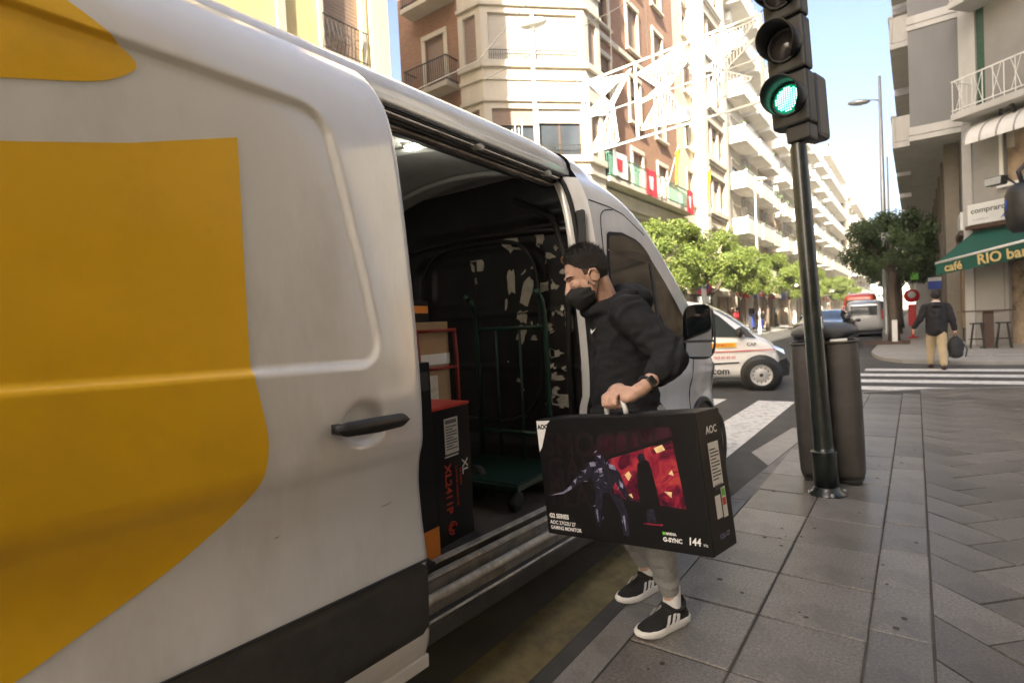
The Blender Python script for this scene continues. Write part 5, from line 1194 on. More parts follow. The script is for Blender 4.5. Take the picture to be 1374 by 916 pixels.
# lamp posts
def post(x, y, h, label, m, arm=None, r=.07, group='street lamps', rz=0):
    t = thing('street_lamp', label, 'lamp', (x,y,0), (0,0,R(rz)), group)
    MB().lathe([(r*1.8,0),(r*1.8,.3),(r*1.2,.5),(r*1.1,h*.4),(r*.6,h),(0,h+.02)], 14).build('pole', m, t, smooth=True)
    if arm:
        az, al, ah = arm
        MB().tube([(0,0,az),(-al*.35,0,az+ah*.7),(-al*.75,0,az+ah)], .03, 8).build('arm', m, t, smooth=True)
        q = MB(); q.ell((-al*.75-.34,0,az+ah+.0), (.42,.18,.12), 16, 8, rot=Matrix.Rotation(R(8),3,'Y')); q.build('lamp_head', m, t, smooth=True)
        q = MB(); q.ell((-al*.75-.32,0,az+ah-.04), (.27,.13,.09), 14, 8, rot=Matrix.Rotation(R(8),3,'Y')); q.build('lamp_glass', 'sign_white', t, smooth=True)
    return t
post(-1.0, 28, 10.9, 'tall grey lamp post with one lamp head above the right tree', 'galvanised', (9.9,.55,.12), .09)
post(-1.05, 36, 9.3, 'thinner grey lamp post just right of the tall one', 'galvanised', (5.4,.5,.05), .06)
post(-8.0, 12.45, 9.3, 'white lamp post rising in front of the corner bay', 'pole_white', (9.0,-.55,.25), .065)
post(-7.9, 26.0, 11.2, 'white lamp post in front of the brick facade and its flags', 'pole_white', None, .1)
post(-8.1, 38, 10, 'white lamp post beyond the second left tree', 'pole_white', (9.6,-.9,.2), .07)
# wall/arm lantern at the right edge
t = thing('signal_back', 'dark rounded signal head seen from behind at the right edge of the picture', 'signal', (2.0,16.9,3.5), (0,0,R(20)))
MB().lathe([(0,-.62),(.2,-.6),(.3,-.45),(.33,-.1),(.32,.25),(.26,.42),(.12,.5),(0,.5)], 20).build('shell', 'signal_black', t, smooth=True)
MB().tube([(0,0,.45),(-.08,0,.75),(.1,0,.95),(.5,0,1.1),(1.4,0,1.2),(4,0,1.2)], .05, 8).build('arm', 'signal_black', t, smooth=True)
MB().tube([(-.22,0,.3),(-.3,0,.1),(-.3,0,-.1)], .04, 8).build('blue_edge', 'blue_sign', t, smooth=True)
# ================================================================== buildings
WCACHE = {}
def wmesh(kind, w, h, dep, frame, drop):
    """meshes of one window in local coordinates: x along the wall, y into the wall, z up; origin at lower left corner"""
    key = (kind, round(w,2), round(h,2), frame, drop)
    if key in WCACHE: return WCACHE[key]
    t = .06; b = MB(); y0, y1 = dep-.06, dep
    b.box(0,t,y0,y1,0,h); b.box(w-t,w,y0,y1,0,h); b.box(t,w-t,y0,y1,0,t); b.box(t,w-t,y0,y1,h-t,h)
    if w > .8: b.box(w/2-.035,w/2+.035,y0+.005,y1,t,h-t)
    fm = b.mesh('frame', frame)
    g = MB(); g.box(t,w-t,dep-.03,dep-.02,t,h-t); gm = g.mesh('pane', 'window_glass')
    sm_ = None
    if drop > 0:
        s = MB(); n = max(3, int(h*drop/.09)); hh = h*drop/n
        for k in range(n):
            z1 = h-k*hh; s.box(.01,w-.01,dep-.12,dep-.085,z1-hh+.008,z1)
        sm_ = s.mesh('roller_shutter', kind)
    WCACHE[key] = (fm, gm, sm_); return WCACHE[key]
def facade(par, org, ud, width, H, ops, m, name='wall', dep=.22, z0=0.):
    """wall with real openings; ops = [(u0,u1,z0,z1,shutter material or None, drop, frame)]; outward normal is ud x z (to the right of ud seen from above)"""
    org = Vector(org); ud = Vector(ud).normalized(); n = Vector((ud.y,-ud.x,0)); inn = -n
    us = sorted({0., width}|{round(v,3) for o in ops for v in o[:2]}); zs = sorted({z0, H}|{round(v,3) for o in ops for v in o[2:4]})
    us = [u for u in us if 0 <= u <= width]; zs = [z for z in zs if z0 <= z <= H]
    b = MB()
    P = lambda u, z, d=0: org+ud*u+inn*d+Vector((0,0,z))
    rects = [(round(a,3),round(c,3),round(d,3),round(e,3)) for a,c,d,e,*_ in ops]
    for i in range(len(us)-1):
        run = None
        for j in range(len(zs)-1):
            uc, zc = (us[i]+us[i+1])/2, (zs[j]+zs[j+1])/2
            hole = any(a < uc < c and d < zc < e for a,c,d,e in rects)
            if not hole:
                b.add([P(us[i],zs[j]),P(us[i+1],zs[j]),P(us[i+1],zs[j+1]),P(us[i],zs[j+1])], [(0,1,2,3)])
    for a,c,d,e in rects:
        b.add([P(a,d),P(c,d),P(c,e),P(a,e),P(a,d,dep),P(c,d,dep),P(c,e,dep),P(a,e,dep)], [(0,4,5,1),(1,5,6,2),(2,6,7,3),(3,7,4,0)])
    wo_ = b.build(name, m, par, merge=False)
    Mx = Matrix(((ud.x,inn.x,0,0),(ud.y,inn.y,0,0),(0,0,1,0),(0,0,0,1)))
    for a,c,d,e,*r in ops:
        kind = r[0] if r else None; drop = r[1] if len(r) > 1 else 0; frame = r[2] if len(r) > 2 else 'frame_white'
        fm, gm, sm_ = wmesh(kind or 'none', c-a, e-d, dep, frame, drop if kind else 0)
        if d < .5:
            gm = gm.copy(); gm.materials[0] = M_('shop_dark')
        ML = Matrix.Translation(P(a,d)) @ Mx; o = link('window', fm, wo_); o.matrix_local = ML
        link('pane', gm, wo_).matrix_local = ML
        if sm_: link('roller_shutter', sm_, wo_).matrix_local = ML
    return wo_
def surround(par, org, ud, u0, u1, z0, z1, m='stone_pale', t=.16, proud=.05, sill=True):
    org = Vector(org); ud = Vector(ud).normalized(); n = Vector((ud.y,-ud.x,0))
    Mx = Matrix.Translation(org) @ Matrix(((ud.x,n.x,0,0),(ud.y,n.y,0,0),(0,0,1,0),(0,0,0,1))); b = MB(Mx)
    b.box(u0-t,u0-.004,.003,proud,z0,z1); b.box(u1+.004,u1+t,.003,proud,z0,z1); b.box(u0-t,u1+t,.003,proud+.02,z1+.004,z1+t)
    if sill: b.box(u0-t*1.2,u1+t*1.2,.003,proud+.1,z0-.12,z0-.004)
    return b.build('window_surround', m, par)
def ledge(par, org, ud, u0, u1, z0, z1, proud, m='stone_pale', nm='cornice'):
    org = Vector(org); ud = Vector(ud).normalized(); n = Vector((ud.y,-ud.x,0))
    b = MB(Matrix.Translation(org) @ Matrix(((ud.x,n.x,0,0),(ud.y,n.y,0,0),(0,0,1,0),(0,0,0,1)))); b.box(u0,u1,.003,proud,z0,z1)
    if z1-z0 > .25: b.box(u0,u1,.003,proud*.6,z0-.18,z0-.003)
    return b.build(nm, m, par, bevel=.02)
def balcony(par, org, ud, u0, u1, z, dep, kind='bars', m='stone_pale', rail='iron', hgt=1.0, sp=.11, sides=True):
    org = Vector(org); ud = Vector(ud).normalized(); n = Vector((ud.y,-ud.x,0))
    Mx = Matrix.Translation(org) @ Matrix(((ud.x,n.x,0,0),(ud.y,n.y,0,0),(0,0,1,0),(0,0,0,1)))
    s = MB(Mx.copy()); s.box(u0,u1,.004,dep,z-.2,z); so_ = s.build('balcony', m, par, bevel=.02)
    b = MB(Mx.copy())
    if kind == 'solid':
        b.box(u0,u1,dep-.1,dep,z+.003,z+hgt); b.box(u0,u0+.1,.01,dep-.103,z+.003,z+hgt); b.box(u1-.1,u1,.01,dep-.103,z+.003,z+hgt); b.build('parapet', m, so_, bevel=.015)
        q = MB(Mx.copy()); q.box(u0-.02,u1+.02,dep-.13,dep+.03,z+hgt+.003,z+hgt+.06); q.build('coping', rail, so_)
    else:
        b.box(u0+.02,u1-.02,dep-.06,dep-.02,z+hgt-.04,z+hgt); b.box(u0+.02,u1-.02,dep-.06,dep-.02,z+.08,z+.11)
        for uu in (u0+.02,u1-.06): b.box(uu,uu+.04,.01,dep-.063,z+hgt-.04,z+hgt); b.box(uu,uu+.04,.01,dep-.063,z+.08,z+.11)
        b.build('handrail', rail, so_)
        q = MB(Mx.copy()); k = int((u1-u0-.1)/sp)
        for i in range(k+1): u = u0+.05+(u1-u0-.1)*i/max(k,1); q.box(u-.01,u+.01,dep-.05,dep-.03,z+.003,z+hgt-.043)
        kd = int(dep/sp)
        for i in range(1,kd):
            for uu in (u0+.03,u1-.05): q.box(uu,uu+.02,dep*i/kd-.01,dep*i/kd+.01,z+.003,z+hgt-.043)
        q.build('balusters', rail, so_)
    return so_
def core(par, pts, z0, z1, m, name='core'):
    return MB().prism(pts, z0, z1).build(name, m, par)
LX = -10.8
# ---- yellow building (left, before the side street)
yb = thing('yellow_building', 'pale yellow apartment building on the left, seen above the delivery van', 'building', (LX,9.9,0))
H_Y = 20.5
yo = Vector((0,-45,0))
ops = []
for k, u in enumerate((5,9,13,17,21,25,29,33,37,39.4,43.12)):
    for f_ in range(5):
        z = 4.35+3.5*f_
        if abs(u-43.12) < .1 or u < 38: ops.append((u,u+1.1,z,z+2.3,'shutter',1.0 if (k+f_) % 3 else .55,'frame_white'))
yw = facade(yb, yo, (0,1,0), 45, H_Y, ops, 'stucco_yellow')
for a,c,d,e,*_ in ops:
    if a > 30: surround(yw, yo, (0,1,0), a, c, d, e, 'stone_pale', .13, .05)
for f_ in range(5):
    z = 4.35+3.5*f_
    b = MB(); 
    for k in range(12): u = 43.05+1.24*k/11-45; b.tube([(.06,u,z),(.14+.06*math.sin(k*.55),u,z+.35),(.1,u,z+.8)], .009, 5)
    for zz in (z+.06, z+.8): b.tube([(.12,43.03-45,zz),(.12,44.31-45,zz)], .014, 6)
    for k in range(3): b.tube([(.14,43.35+.33*k-45+.12*math.cos(a),z+.42+.12*math.sin(a)) for a in [j*math.pi/6 for j in range(12)]], .008, 5, closed=True)
    b.build('iron_balconet', 'iron', yb)
MB().box(.004,.12,-.55,.02,0,H_Y).build('corner_pilaster', 'stone_pale', yb)
MB().box(.004,.06,-3.05,-2.85,0,H_Y).build('drainpipe_band', 'stone_pale', yb)
core(yb, [(-12,-45),(-.22,-45),(-.22,0),(-12,0)], 0, H_Y, 'stucco_yellow')
ledge(yb, yo, (0,1,0), 0, 45, H_Y-.4, H_Y, .5)
# ---- corner building with the bay
cb = thing('corner_building', 'brick corner building with a pale stone corner bay and long flagged balcony', 'building', (LX,20.4,0))
O = Vector((LX,20.4,0)); toL = lambda p: Vector((p[0],p[1],p[2] if len(p) > 2 else 0))-O
Bp = Vector((-10.0,19.3,0)); d45 = Vector((.7071,.7071,0)); Ap = Bp-d45*4.0; A2 = Ap+Vector((-1.1,0,0)); HB = 24.5
floors = [4.24,7.77,11.3,14.83,18.36]
ops = []
for z in floors: ops += [(.28,1.92,z,z+1.75,'shutter_pale' if z > 10 else 'shutter',.99 if z > 10 else .35,'frame_dark'),(2.05,3.72,z,z+1.75,'shutter_pale',1.0 if z > 8 else .3,'frame_dark')]
bay = facade(cb, toL(Ap), d45, 4.0, HB, ops, 'stone_pale', 'bay_front')
ops = [(.25,.86,z,z+1.75,'shutter',1.0,'frame_dark') for z in floors]
bl = facade(cb, toL(A2), (1,0,0), 1.1, HB, ops, 'stone_pale', 'bay_side')
br = facade(cb, toL(Bp), (0,1,0), 1.3, HB, [(.3,1.0,z,z+1.75,'shutter',1.0,'frame_dark') for z in floors], 'stone_pale', 'bay_side')
for z in floors:
    for org, ud, L in ((Ap,d45,4.0),(A2,Vector((1,0,0)),1.1),(Bp,Vector((0,1,0)),1.3)):
        ledge(bay, toL(org), ud, -.03, L+.03, z-.28, z-.03, .12, 'stone_pale', 'sill_band'); ledge(bay, toL(org), ud, -.02, L+.02, z-.75, z-.6, .07, 'stone_pale', 'string_course'); ledge(bay, toL(org), ud, -.02, L+.02, z+1.98, z+2.12, .1, 'stone_pale', 'head_band')
    # low window guards
    b = MB(Matrix.Translation(toL(Ap)) @ Matrix(((.7071,.7071,0,0),(.7071,-.7071,0,0),(0,0,1,0),(0,0,0,1))))
    for u0, u1 in ((.28,1.92),(2.05,3.72)):
        b.box(u0,u1,.0,.02,z+.36,z+.39)
        for k in range(20): u = u0+(u1-u0)*k/19; b.box(u-.008,u+.008,.0,.02,z,z+.36)
    b.build('window_guard', 'iron', bay)
# brick south wall
ops = [(1.55,2.6,z-.15,z+2.1,'shutter',1.0,'frame_dark') for z in (4.24,7.77,11.3,14.83,18.36)]
so0 = Vector((-17.9,17.2,0)); sw = facade(cb, toL(so0), (1,0,0), 4.0, HB, ops, 'brick', 'brick_wall')
for z in (4.24,7.77,11.3,14.83,18.36):
    surround(sw, toL(so0), (1,0,0), 1.55, 2.6, z-.15, z+2.1, 'stone_pale', .2, .06); balcony(sw, toL(so0), (1,0,0), .9, 3.3, z-.2, .75, 'bars', 'stone_pale', 'iron')
core(cb, [tuple(toL(p)[:2]) for p in ((-17.9,17.42),(-13.7,17.42),(-13.7,17.0),(-12.75,16.85),(-10.25,19.35),(-10.25,20.5),(-11.02,20.5),(-11.02,31.5),(-17.9,31.5))], 0, HB-.02, 'stone_pale')
# brick east facade
eo = Vector((LX,20.6,0)); ops = []
ez = [7.25,10.75,14.2,17.65,21.0]
for z in ez:
    for u in (1.3,4.6,7.9):
        ops.append((u,u+1.15,z+.05,z+2.15,'shutter',[.25,.5,.9,.35][int(u+z) % 4],'frame_dark'))
ops += [(.6,3.6,.1,3.4,None,0,'frame_dark'),(4.2,7.0,.1,3.4,None,0,'frame_dark'),(7.6,10.2,.1,3.4,None,0,'frame_dark')]
ew = facade(cb, toL(eo), (0,1,0), 10.9, HB, ops, 'brick', 'brick_wall')
for z in ez:
    for u in (1.3,4.6,7.9): surround(ew, toL(eo), (0,1,0), u, u+1.15, z+.05, z+2.15, 'stone_pale', .2, .07)
bal = balcony(ew, toL(eo), (0,1,0), .1, 10.8, 7.2, .95, 'bars', 'stone_pale', 'iron_green', 1.0, .13)
ledge(ew, toL(eo), (0,1,0), 0, 10.9, 6.3, 6.9, .5, 'stone_pale', 'cornice'); ledge(ew, toL(eo), (0,1,0), 0, 10.9, 13.6, 13.85, .12); ledge(ew, toL(eo), (0,1,0), -.2, 10.95, HB-.8, HB-.3, .9)
for u in (0.0,3.65,7.05,10.3): MB().box(LX+.004-O.x,LX+.38-O.x,u+.2+.02,u+.75,0,3.5).build('shop_pier', 'stone_pale', cb)
for u in (0.0,5.2,10.3): ledge(ew, toL(eo), (0,1,0), u, u+.6, 3.5, 6.28, .18, 'stucco_tan', 'pilaster')
MB().box(LX+.004-O.x,LX+.2-O.x,.25,11.05,3.55,6.1).build('mezzanine_panel', 'stucco_tan', cb)
# banners and flags on the long balcony
bx = LX+.99
def cloth(nm, label, y0, y1, z0, z1, m, emb=None, x=bx, cat='flag', wav=.03):
    t = thing(nm, label, cat, (x, (y0+y1)/2, z0), group='cloths and flags on the long balcony')
    b = MB(); b.grid(lambda u,v: (wav*math.sin(u*7+v*2), (y1-y0)*(u-.5), (z1-z0)*v), 12, 8); b.build('cloth', m, t, smooth=True)
    if emb: q = MB(); q.grid(lambda u,v: (wav*math.sin((.3+.4*u)*7+(.25+.5*v)*2)+.008, (y1-y0)*(-.2+.4*u), (z1-z0)*(.25+.5*v)), 6, 6); q.build('emblem', emb, t, smooth=True)
cloth('balcony_banner', 'white and red banner hung at the left end of the green balcony rail', 20.9, 22.3, 7.3, 8.3, 'cloth_white', 'flag_red')
cloth('balcony_banner', 'red banner with white figure on the middle of the green balcony rail', 24.3, 25.6, 7.05, 8.25, 'flag_red', 'cloth_white')
cloth('balcony_banner', 'plain white cloth next to the middle red banner', 26.0, 26.7, 7.2, 8.2, 'cloth_white')
cloth('balcony_banner', 'red banner with white figure at the right end of the green balcony rail', 29.9, 30.9, 6.95, 8.2, 'flag_red', 'cloth_white')
for y, lab in ((27.4,'furled yellow and white flag leaning from the long balcony'),(32.6,'furled yellow flag on a pole right of the brick facade')):
    t = thing('flag', lab, 'flag', (LX+1.0,y,7.6), group='flags')
    MB().tube([(-.3,0,-.2),(.5,0,2.2)], .02, 6).build('staff', 'pole_white', t)
    b = MB(); b.grid(lambda u,v: (.48-.1*u-.1*v+.06*math.sin(v*5+u*8), .12*math.sin(u*9), 2.1-.35*u-1.6*v), 8, 12); b.build('cloth', 'flag_yellow', t, smooth=True)
# ---- further left-hand buildings
def block(name, label, y0, y1, H, m, bays, fz, wz, wh, kind, x=LX, balc=None, trim='stone_pale', shopm='shop_dark', roof=True, drop=(.3,.6,.2,.9)):
    t = thing(name, label, 'building', (x,y0,0)); L = y1-y0; ops = []
    for fi, z in enumerate(fz):
        for bi, (u, w) in enumerate(bays): ops.append((u,u+w,z+wz,z+wz+wh,kind,drop[(fi*3+bi) % len(drop)],'frame_white'))
    k = max(2, int(L/3.6))
    for i in range(k): ops.append((.35+i*L/k, (i+1)*L/k-.35, .15, 3.0, None, 0, 'frame_dark'))
    w_ = facade(t, (0,0,0), (0,1,0), L, H, ops, m)
    MB().box(-.5,-.25,.05,L-.05,.02,3.1).build('shop_interior', shopm, t)
    for i in range(k+1): MB().box(.004,.32,max(0,i*L/k-.3),min(L,i*L/k+.3),0,3.19).build('shop_pier', ['stone_pale','stucco_white','stucco_tan'][i % 3], t)
    for i in range(k): MB().box(.004,.2,i*L/k+.5,(i+1)*L/k-.5,2.55,3.1).build('shop_fascia', ['sign_white','wood_dark','flag_red','stucco_tan','blue_sign'][(i*2+int(y0)) % 5], t)
    core(t, [(-12,0),(-.6,0),(-.6,L),(-12,L)], 0, H-.02, m); facade(t, (-12,0,0), (1,0,0), 11.99, H, [], m, 'end_wall')
    ledge(w_, (0,0,0), (0,1,0), 0, L, 3.2, 3.55, .3, trim); 
    if roof: ledge(w_, (0,0,0), (0,1,0), 0, L, H-.5, H-.02, .7, trim)
    ra = random.Random(int(y0))
    for z in fz:
        for q_u in range(int(L/3)):
            if ra.random() < .45:
                u = .4+q_u*3+ra.random()*.8; MB().box(.01,.34,u,u+.85,z+2.25,z+2.85).build('air_conditioner', ['rail_white','pale_grey'][ra.randrange(2)], w_, bevel=.03)
            if balc and ra.random() < .5:
                u = .7+q_u*3+ra.random(); pl = MB(); [pl.ell((.95+.15*ra.random(),u+.2*ra.random(),z+1.05+.25*ra.random()), (.16,.16,.2), 7, 5) for _ in range(4)]; pl.build('balcony_plant', 'leaf_dark', w_)
    if balc:
        for z in fz:
            for u0, u1, dep, kd, rm in balc: balcony(w_, (0,0,0), (0,1,0), u0, u1, z, dep, kd, trim, rm, 1.0, .2)
    return t, w_
fl = lambda n, z0=4.0, h=3.3: [z0+h*i for i in range(n)]
# cream building with projecting bays
t, w_ = block('cream_building', 'cream stone apartment building with white piers and projecting bays next to the brick one', 31.55, 42.0, 24, 'stucco_cream', [(1.6,1.0),(8.6,1.0)], fl(6), .8, 1.9, 'shutter')
for z in fl(6): surround(w_, (0,0,0), (0,1,0), 1.6, 2.6, z+.8, z+2.7); surround(w_, (0,0,0), (0,1,0), 8.6, 9.6, z+.8, z+2.7)
MB().box(.004,.75,2.9,3.6,3.6,23.3).build('pier', 'stone_pale', t); MB().box(.004,.75,7.4,8.1,3.6,23.3).build('pier', 'stone_pale', t)
ops = []
for z in fl(6): ops += [(.15,.95,z+.7,z+2.7,'shutter',.5,'frame_white'),(1.25,2.45,z+.7,z+2.7,'shutter',.3,'frame_white'),(2.75,3.6,z+.7,z+2.7,'shutter',.7,'frame_white')]
bf = facade(t, (.62,3.61,0), (0,1,0), 3.78, 23.3, ops, 'stucco_cream', 'bay_wall', z0=3.6)
for z in fl(6): ledge(bf, (.62,3.61,0), (0,1,0), 0, 3.78, z+.35, z+.62, .16, 'stone_pale', 'sill_band'); ledge(bf, (.62,3.61,0), (0,1,0), 0, 3.78, z+2.75, z+2.9, .1, 'stone_pale', 'head_band')
MB().box(.0,.39,3.61,7.39,3.6,23.2).build('bay_core', 'stucco_cream', t)
block('white_building', 'white building with deep solid balconies beyond the cream one', 42.05, 52, 26, 'stucco_white', [(1.4,2.4),(5.8,2.4)], fl(7), .2, 2.1, 'shutter_pale', balc=[(.4,4.6,1.25,'solid','rail_white'),(5.3,9.6,1.25,'solid','rail_white')], trim='stucco_white')
block('balcony_building', 'tan building with white corner balconies past the white one', 52.05, 62, 23, 'stucco_tan', [(1.2,2.0),(4.4,1.2),(7.0,2.0)], fl(6), .4, 2.0, 'shutter_pale', balc=[(.5,3.6,1.1,'solid','rail_white'),(6.4,9.5,1.1,'solid','rail_white')], trim='stucco_white')
block('pale_building', 'pale apartment block with long balconies seen left of the pole', 62.05, 76, 25, 'stucco_white', [(1.5,2.2),(5.8,2.2),(10.2,2.2)], fl(7), .3, 2.0, 'shutter_pale', balc=[(.6,13.3,1.2,'solid','rail_white')], trim='stucco_white')
block('cream_block', 'cream block right of the traffic light pole in the distance', 76.05, 92, 22, 'stucco_cream', [(1.5,2.2),(6.5,2.2),(11.5,2.2)], fl(6), .3, 2.0, 'shutter_pale', balc=[(.6,6.5,1.3,'solid','rail_white'),(8.5,15,1.3,'solid','rail_white')], trim='stucco_white')
block('distant_block', 'distant white block with stepped upper terraces', 92.05, 118, 24, 'stucco_white', [(2,3),(9,3),(16,3),(22,3)], fl(7), .3, 2.0, 'shutter_pale', balc=[(1,25,1.3,'solid','rail_white')], trim='stucco_white')
block('farthest_block', 'farthest pale block closing the left side of the street', 118.05, 175, 22, 'stucco_cream', [(4+8*i,4) for i in range(6)], fl(6), .3, 2.0, 'shutter_pale', balc=[(2,54,1.3,'solid','rail_white')], trim='stucco_white', x=LX+1.2)
# ---- right-hand café building
cf = thing('cafe_building', 'corner café building with grey end wall, overhanging upper floors and chamfered white corner', 'building', (1.35,23.2,0))
CO = Vector((1.35,23.2,0)); cl_ = lambda p: Vector((p[0],p[1],p[2] if len(p) > 2 else 0))-CO; HC_ = 18.5
ch = Vector((.78,-.626,0)).normalized(); C0 = CO; nrm = Vector((ch.y,-ch.x,0))
# chamfer wall (left end C0, towards us to the right). facade() wants ud with outward normal on its right: outward = (-.8,-.6)
CH = facade(cf, cl_(C0), ch, 5.0, HC_, [(1.15,2.3,4.9,6.5,'shutter_pale',.35,'frame_white'),(.95,2.9,7.65,10.2,'shutter_pale',.3,'frame_white'),(.95,2.9,11.1,13.5,'shutter_pale',.3,'frame_white'),(1.2,2.9,.05,2.6,None,0,'frame_dark'),(3.5,4.8,.9,2.6,None,0,'frame_dark')], 'beige_wall', 'chamfer_wall')
surround(CH, cl_(C0), ch, 1.15, 2.3, 4.9, 6.5, 'rail_white', .1, .05)
b = MB(Matrix.Translation(cl_(C0)) @ Matrix(((ch.x,nrm.x,0,0),(ch.y,nrm.y,0,0),(0,0,1,0),(0,0,0,1))))
b.box(.5,.93,.004,.05,7.3,10.4); b.box(.93,3.2,.004,.05,10.22,10.4); b.box(.5,.93,.004,.05,11.0,14.0); b.build('tile_panel', 'green_tile', CH)
q = MB(b.M.copy()); q.box(-.02,.26,.004,.05,0,7.0); q.build('corner_pier', 'pale_grey', CH); q = MB(b.M.copy()); q.box(.3,1.1,.004,.035,1.05,2.75); q.build('stone_panel', 'beige_wall', CH)
q = MB(b.M.copy()); q.box(-.02,.48,.004,.10,7.3,18.4); q.build('white_pier', 'cafe_white', CH)
# white slab + rail of the café balcony
for z in (7.2,10.6):
    bo = balcony(CH, cl_(C0), ch, .35, 5.0, z, 1.0, 'bars', 'cafe_white', 'rail_white', 1.0, .28)
    q = MB(b.M.copy())
    for k in range(9): u = .5+.5*k; q.tube([(u,.96,z+.1),(u+.25,.96,z+.96)], .01, 5); q.tube([(u+.25,.96,z+.1),(u,.96,z+.96)], .01, 5)
    q.build('rail_cross', 'rail_white', bo)
# curved metal canopy above the window
q = MB(b.M.copy()); q.grid(lambda u,v: (.7+2.6*u, .02+.95*math.sin(v*math.pi/2), 6.15+.75*math.cos(v*math.pi/2)), 12, 12); cno = q.build('curved_canopy', 'rail_white', CH, smooth=True)
for uu in (.72,1.15,1.6,2.05,3.28): q = MB(b.M.copy()); q.tube([(uu, .03+.965*math.sin(v*math.pi/16), 6.16+.76*math.cos(v*math.pi/16)) for v in range(9)], .02, 6); q.build('canopy_rib', 'pale_grey', cno, smooth=True)
q = MB(b.M.copy()); q.tube([(1.35,.4,6.85),(1.45,.55,7.2),(1.7,.6,7.2),(1.85,.62,6.75)], .05, 8); q.build('bracket', 'iron', cno, smooth=True)
# sign fascia
q = MB(b.M.copy()); q.box(.3,4.9,.06,.32,3.78,4.42); fs_ = q.build('sign_fascia', 'sign_white', cf, bevel=.01)
q = MB(b.M.copy()); q.box(.25,4.9,.0,.36,3.64,3.76); q.build('fascia_trim', 'wood_dark', fs_)
def chp(u, d, z): return tuple(cl_(C0)+ch*u+nrm*d+Vector((0,0,z)))
text('lettering', 'comprarcasa', .235, 'trim_grey', fs_, chp(.4,.326,4.13), tuple(ch), (0,0,1), bold=.002, sx=1.05)
text('lettering', 'inmobiliaria', .1, 'pale_grey', fs_, chp(.45,.326,3.9), tuple(ch), (0,0,1))
text('lettering', 'API', .17, 'blue_sign', fs_, chp(1.25,.326,3.86), tuple(ch), (0,0,1), bold=.004, shear=.3)
q = MB(); q.M = Matrix.Translation(cl_(C0)); q.box(-.12,.06,.02,6.5,3.72,4.3); q.build('side_fascia', 'sign_white', cf, bevel=.01)
q = MB(); q.M = Matrix.Translation(cl_(C0)); q.box(-.15,.05,.0,6.5,3.55,3.7); q.build('side_trim', 'wood_dark', cf)
# flood lamp
fl_ = thing('floodlight', 'black floodlight on the wall above the comprarcasa sign', 'floodlight', (1.92,20.9,4.75), (0,0,R(-40)))
MB().prism([(-.2,-.12),(.2,-.12),(.24,.12),(-.24,.12)], -.14,.12,'y').build('housing', 'signal_black', fl_, bevel=.02); MB().add([(-.2,-.145,-.1),(.2,-.145,-.1),(.22,-.145,.1),(-.22,-.145,.1)],[(0,1,2,3)]).build('glass', 'galvanised', fl_); MB().tube([(.26,0,.05),(.34,.1,-.1),(.3,.4,-.2)], .025, 6).build('bracket', 'signal_black', fl_)
# café awning
aw = thing('cafe_awning', 'dark green café awning with gold lettering and white front bar', 'awning', (1.35,23.2,0))
P1 = Vector((.56,22.7,2.68))-CO; P2 = P1+Vector((.74,-.673,.125))*4.0; T1 = ch*.35+nrm*.12; T2 = ch*4.8+nrm*.12
fd = (P2-P1).normalized(); fn_ = Vector((fd.y,-fd.x,0)).normalized(); fu = fn_.cross(fd)*-1
if fu.z < 0: fu = -fu
def aw_p(u, v): p = T1.lerp(T2,u).lerp(P1.lerp(P2,u), v); p.z = (3.6-.03*math.sin(math.pi*v))*(1-v)+P1.lerp(P2,u).z*v; return p
b = MB(); b.grid(lambda u,v: tuple(aw_p(u,v)), 30, 8); b.build('canvas', 'awning_green', aw, smooth=True)
b = MB(); b.grid(lambda u,v: tuple(P1.lerp(P2,u)+fn_*(.01+.012*math.sin(u*60)*(1-v))+Vector((0,0,-(.40+.12*u)*(1-v)+.02*abs(math.sin(u*24))*(1-v)))), 60, 4); b.build('valance', 'awning_green', aw, smooth=True)
b = MB(); b.add([tuple(aw_p(0,0)), tuple(aw_p(0,1)), tuple(P1+Vector((0,0,-.38))), tuple(T1+Vector((0,0,3.2)))], [(0,1,2,3)]); b.build('side_flap', 'awning_green', aw)
MB().tube([P1, P2], .045, 8).build('front_bar', 'rail_white', aw, smooth=True)
for u in (.12,.7): MB().tube([T1.lerp(T2,u)+Vector((0,0,3.1)), T1.lerp(T2,u).lerp(P1.lerp(P2,u),.5)+fd*.4+Vector((0,0,1.45)), P1.lerp(P2,u)+Vector((0,0,-.05))], .025, 6).build('folding_arm', 'rail_white', aw)
text('lettering', 'café', .36, 'awning_text', aw, tuple(P1+fd*.32+fn_*.035+Vector((0,0,-.33))), tuple(fd), (0,0,1), bold=.008, sx=1.05)
text('lettering', 'RIO bar', .42, 'awning_text', aw, tuple(P1+fd*1.35+fn_*.035+Vector((0,0,-.35))), tuple(fd), (0,0,1), bold=.010, sx=1.05)
# grey end wall with overhang over the pavement
gw = facade(cf, cl_((-.02,23.3,0)), (1,0,0), 1.4, HC_, [], 'grey_stucco', 'end_wall', z0=7.35)
for z in (7.05,10.7,14.3): ledge(gw, cl_((-.02,23.3,0)), (1,0,0), -.04, 1.45, z, z+.28, .06, 'cafe_white', 'floor_band')
core(cf, [tuple(cl_(p)[:2]) for p in ((0,23.32),(1.4,23.32),(4.4,19.5),(20,19.5),(20,60),(0,60))], 7.06, HC_-.02, 'beige_wall', 'upper_floors')
q = MB(); q.M = Matrix.Translation(cl_((0,0,0))); q.box(-.04,1.4,23.28,60,7.0,7.055); q.build('soffit', 'cafe_white', cf)
for z in (7.2,10.7,14.2): 
    for y in (24.5,30,36,42,48): balcony(cf, cl_((-.0,y+4.6,0)), (0,-1,0), 0, 4.6, z+.02, .55, 'solid', 'cafe_white', 'pale_grey', .9)
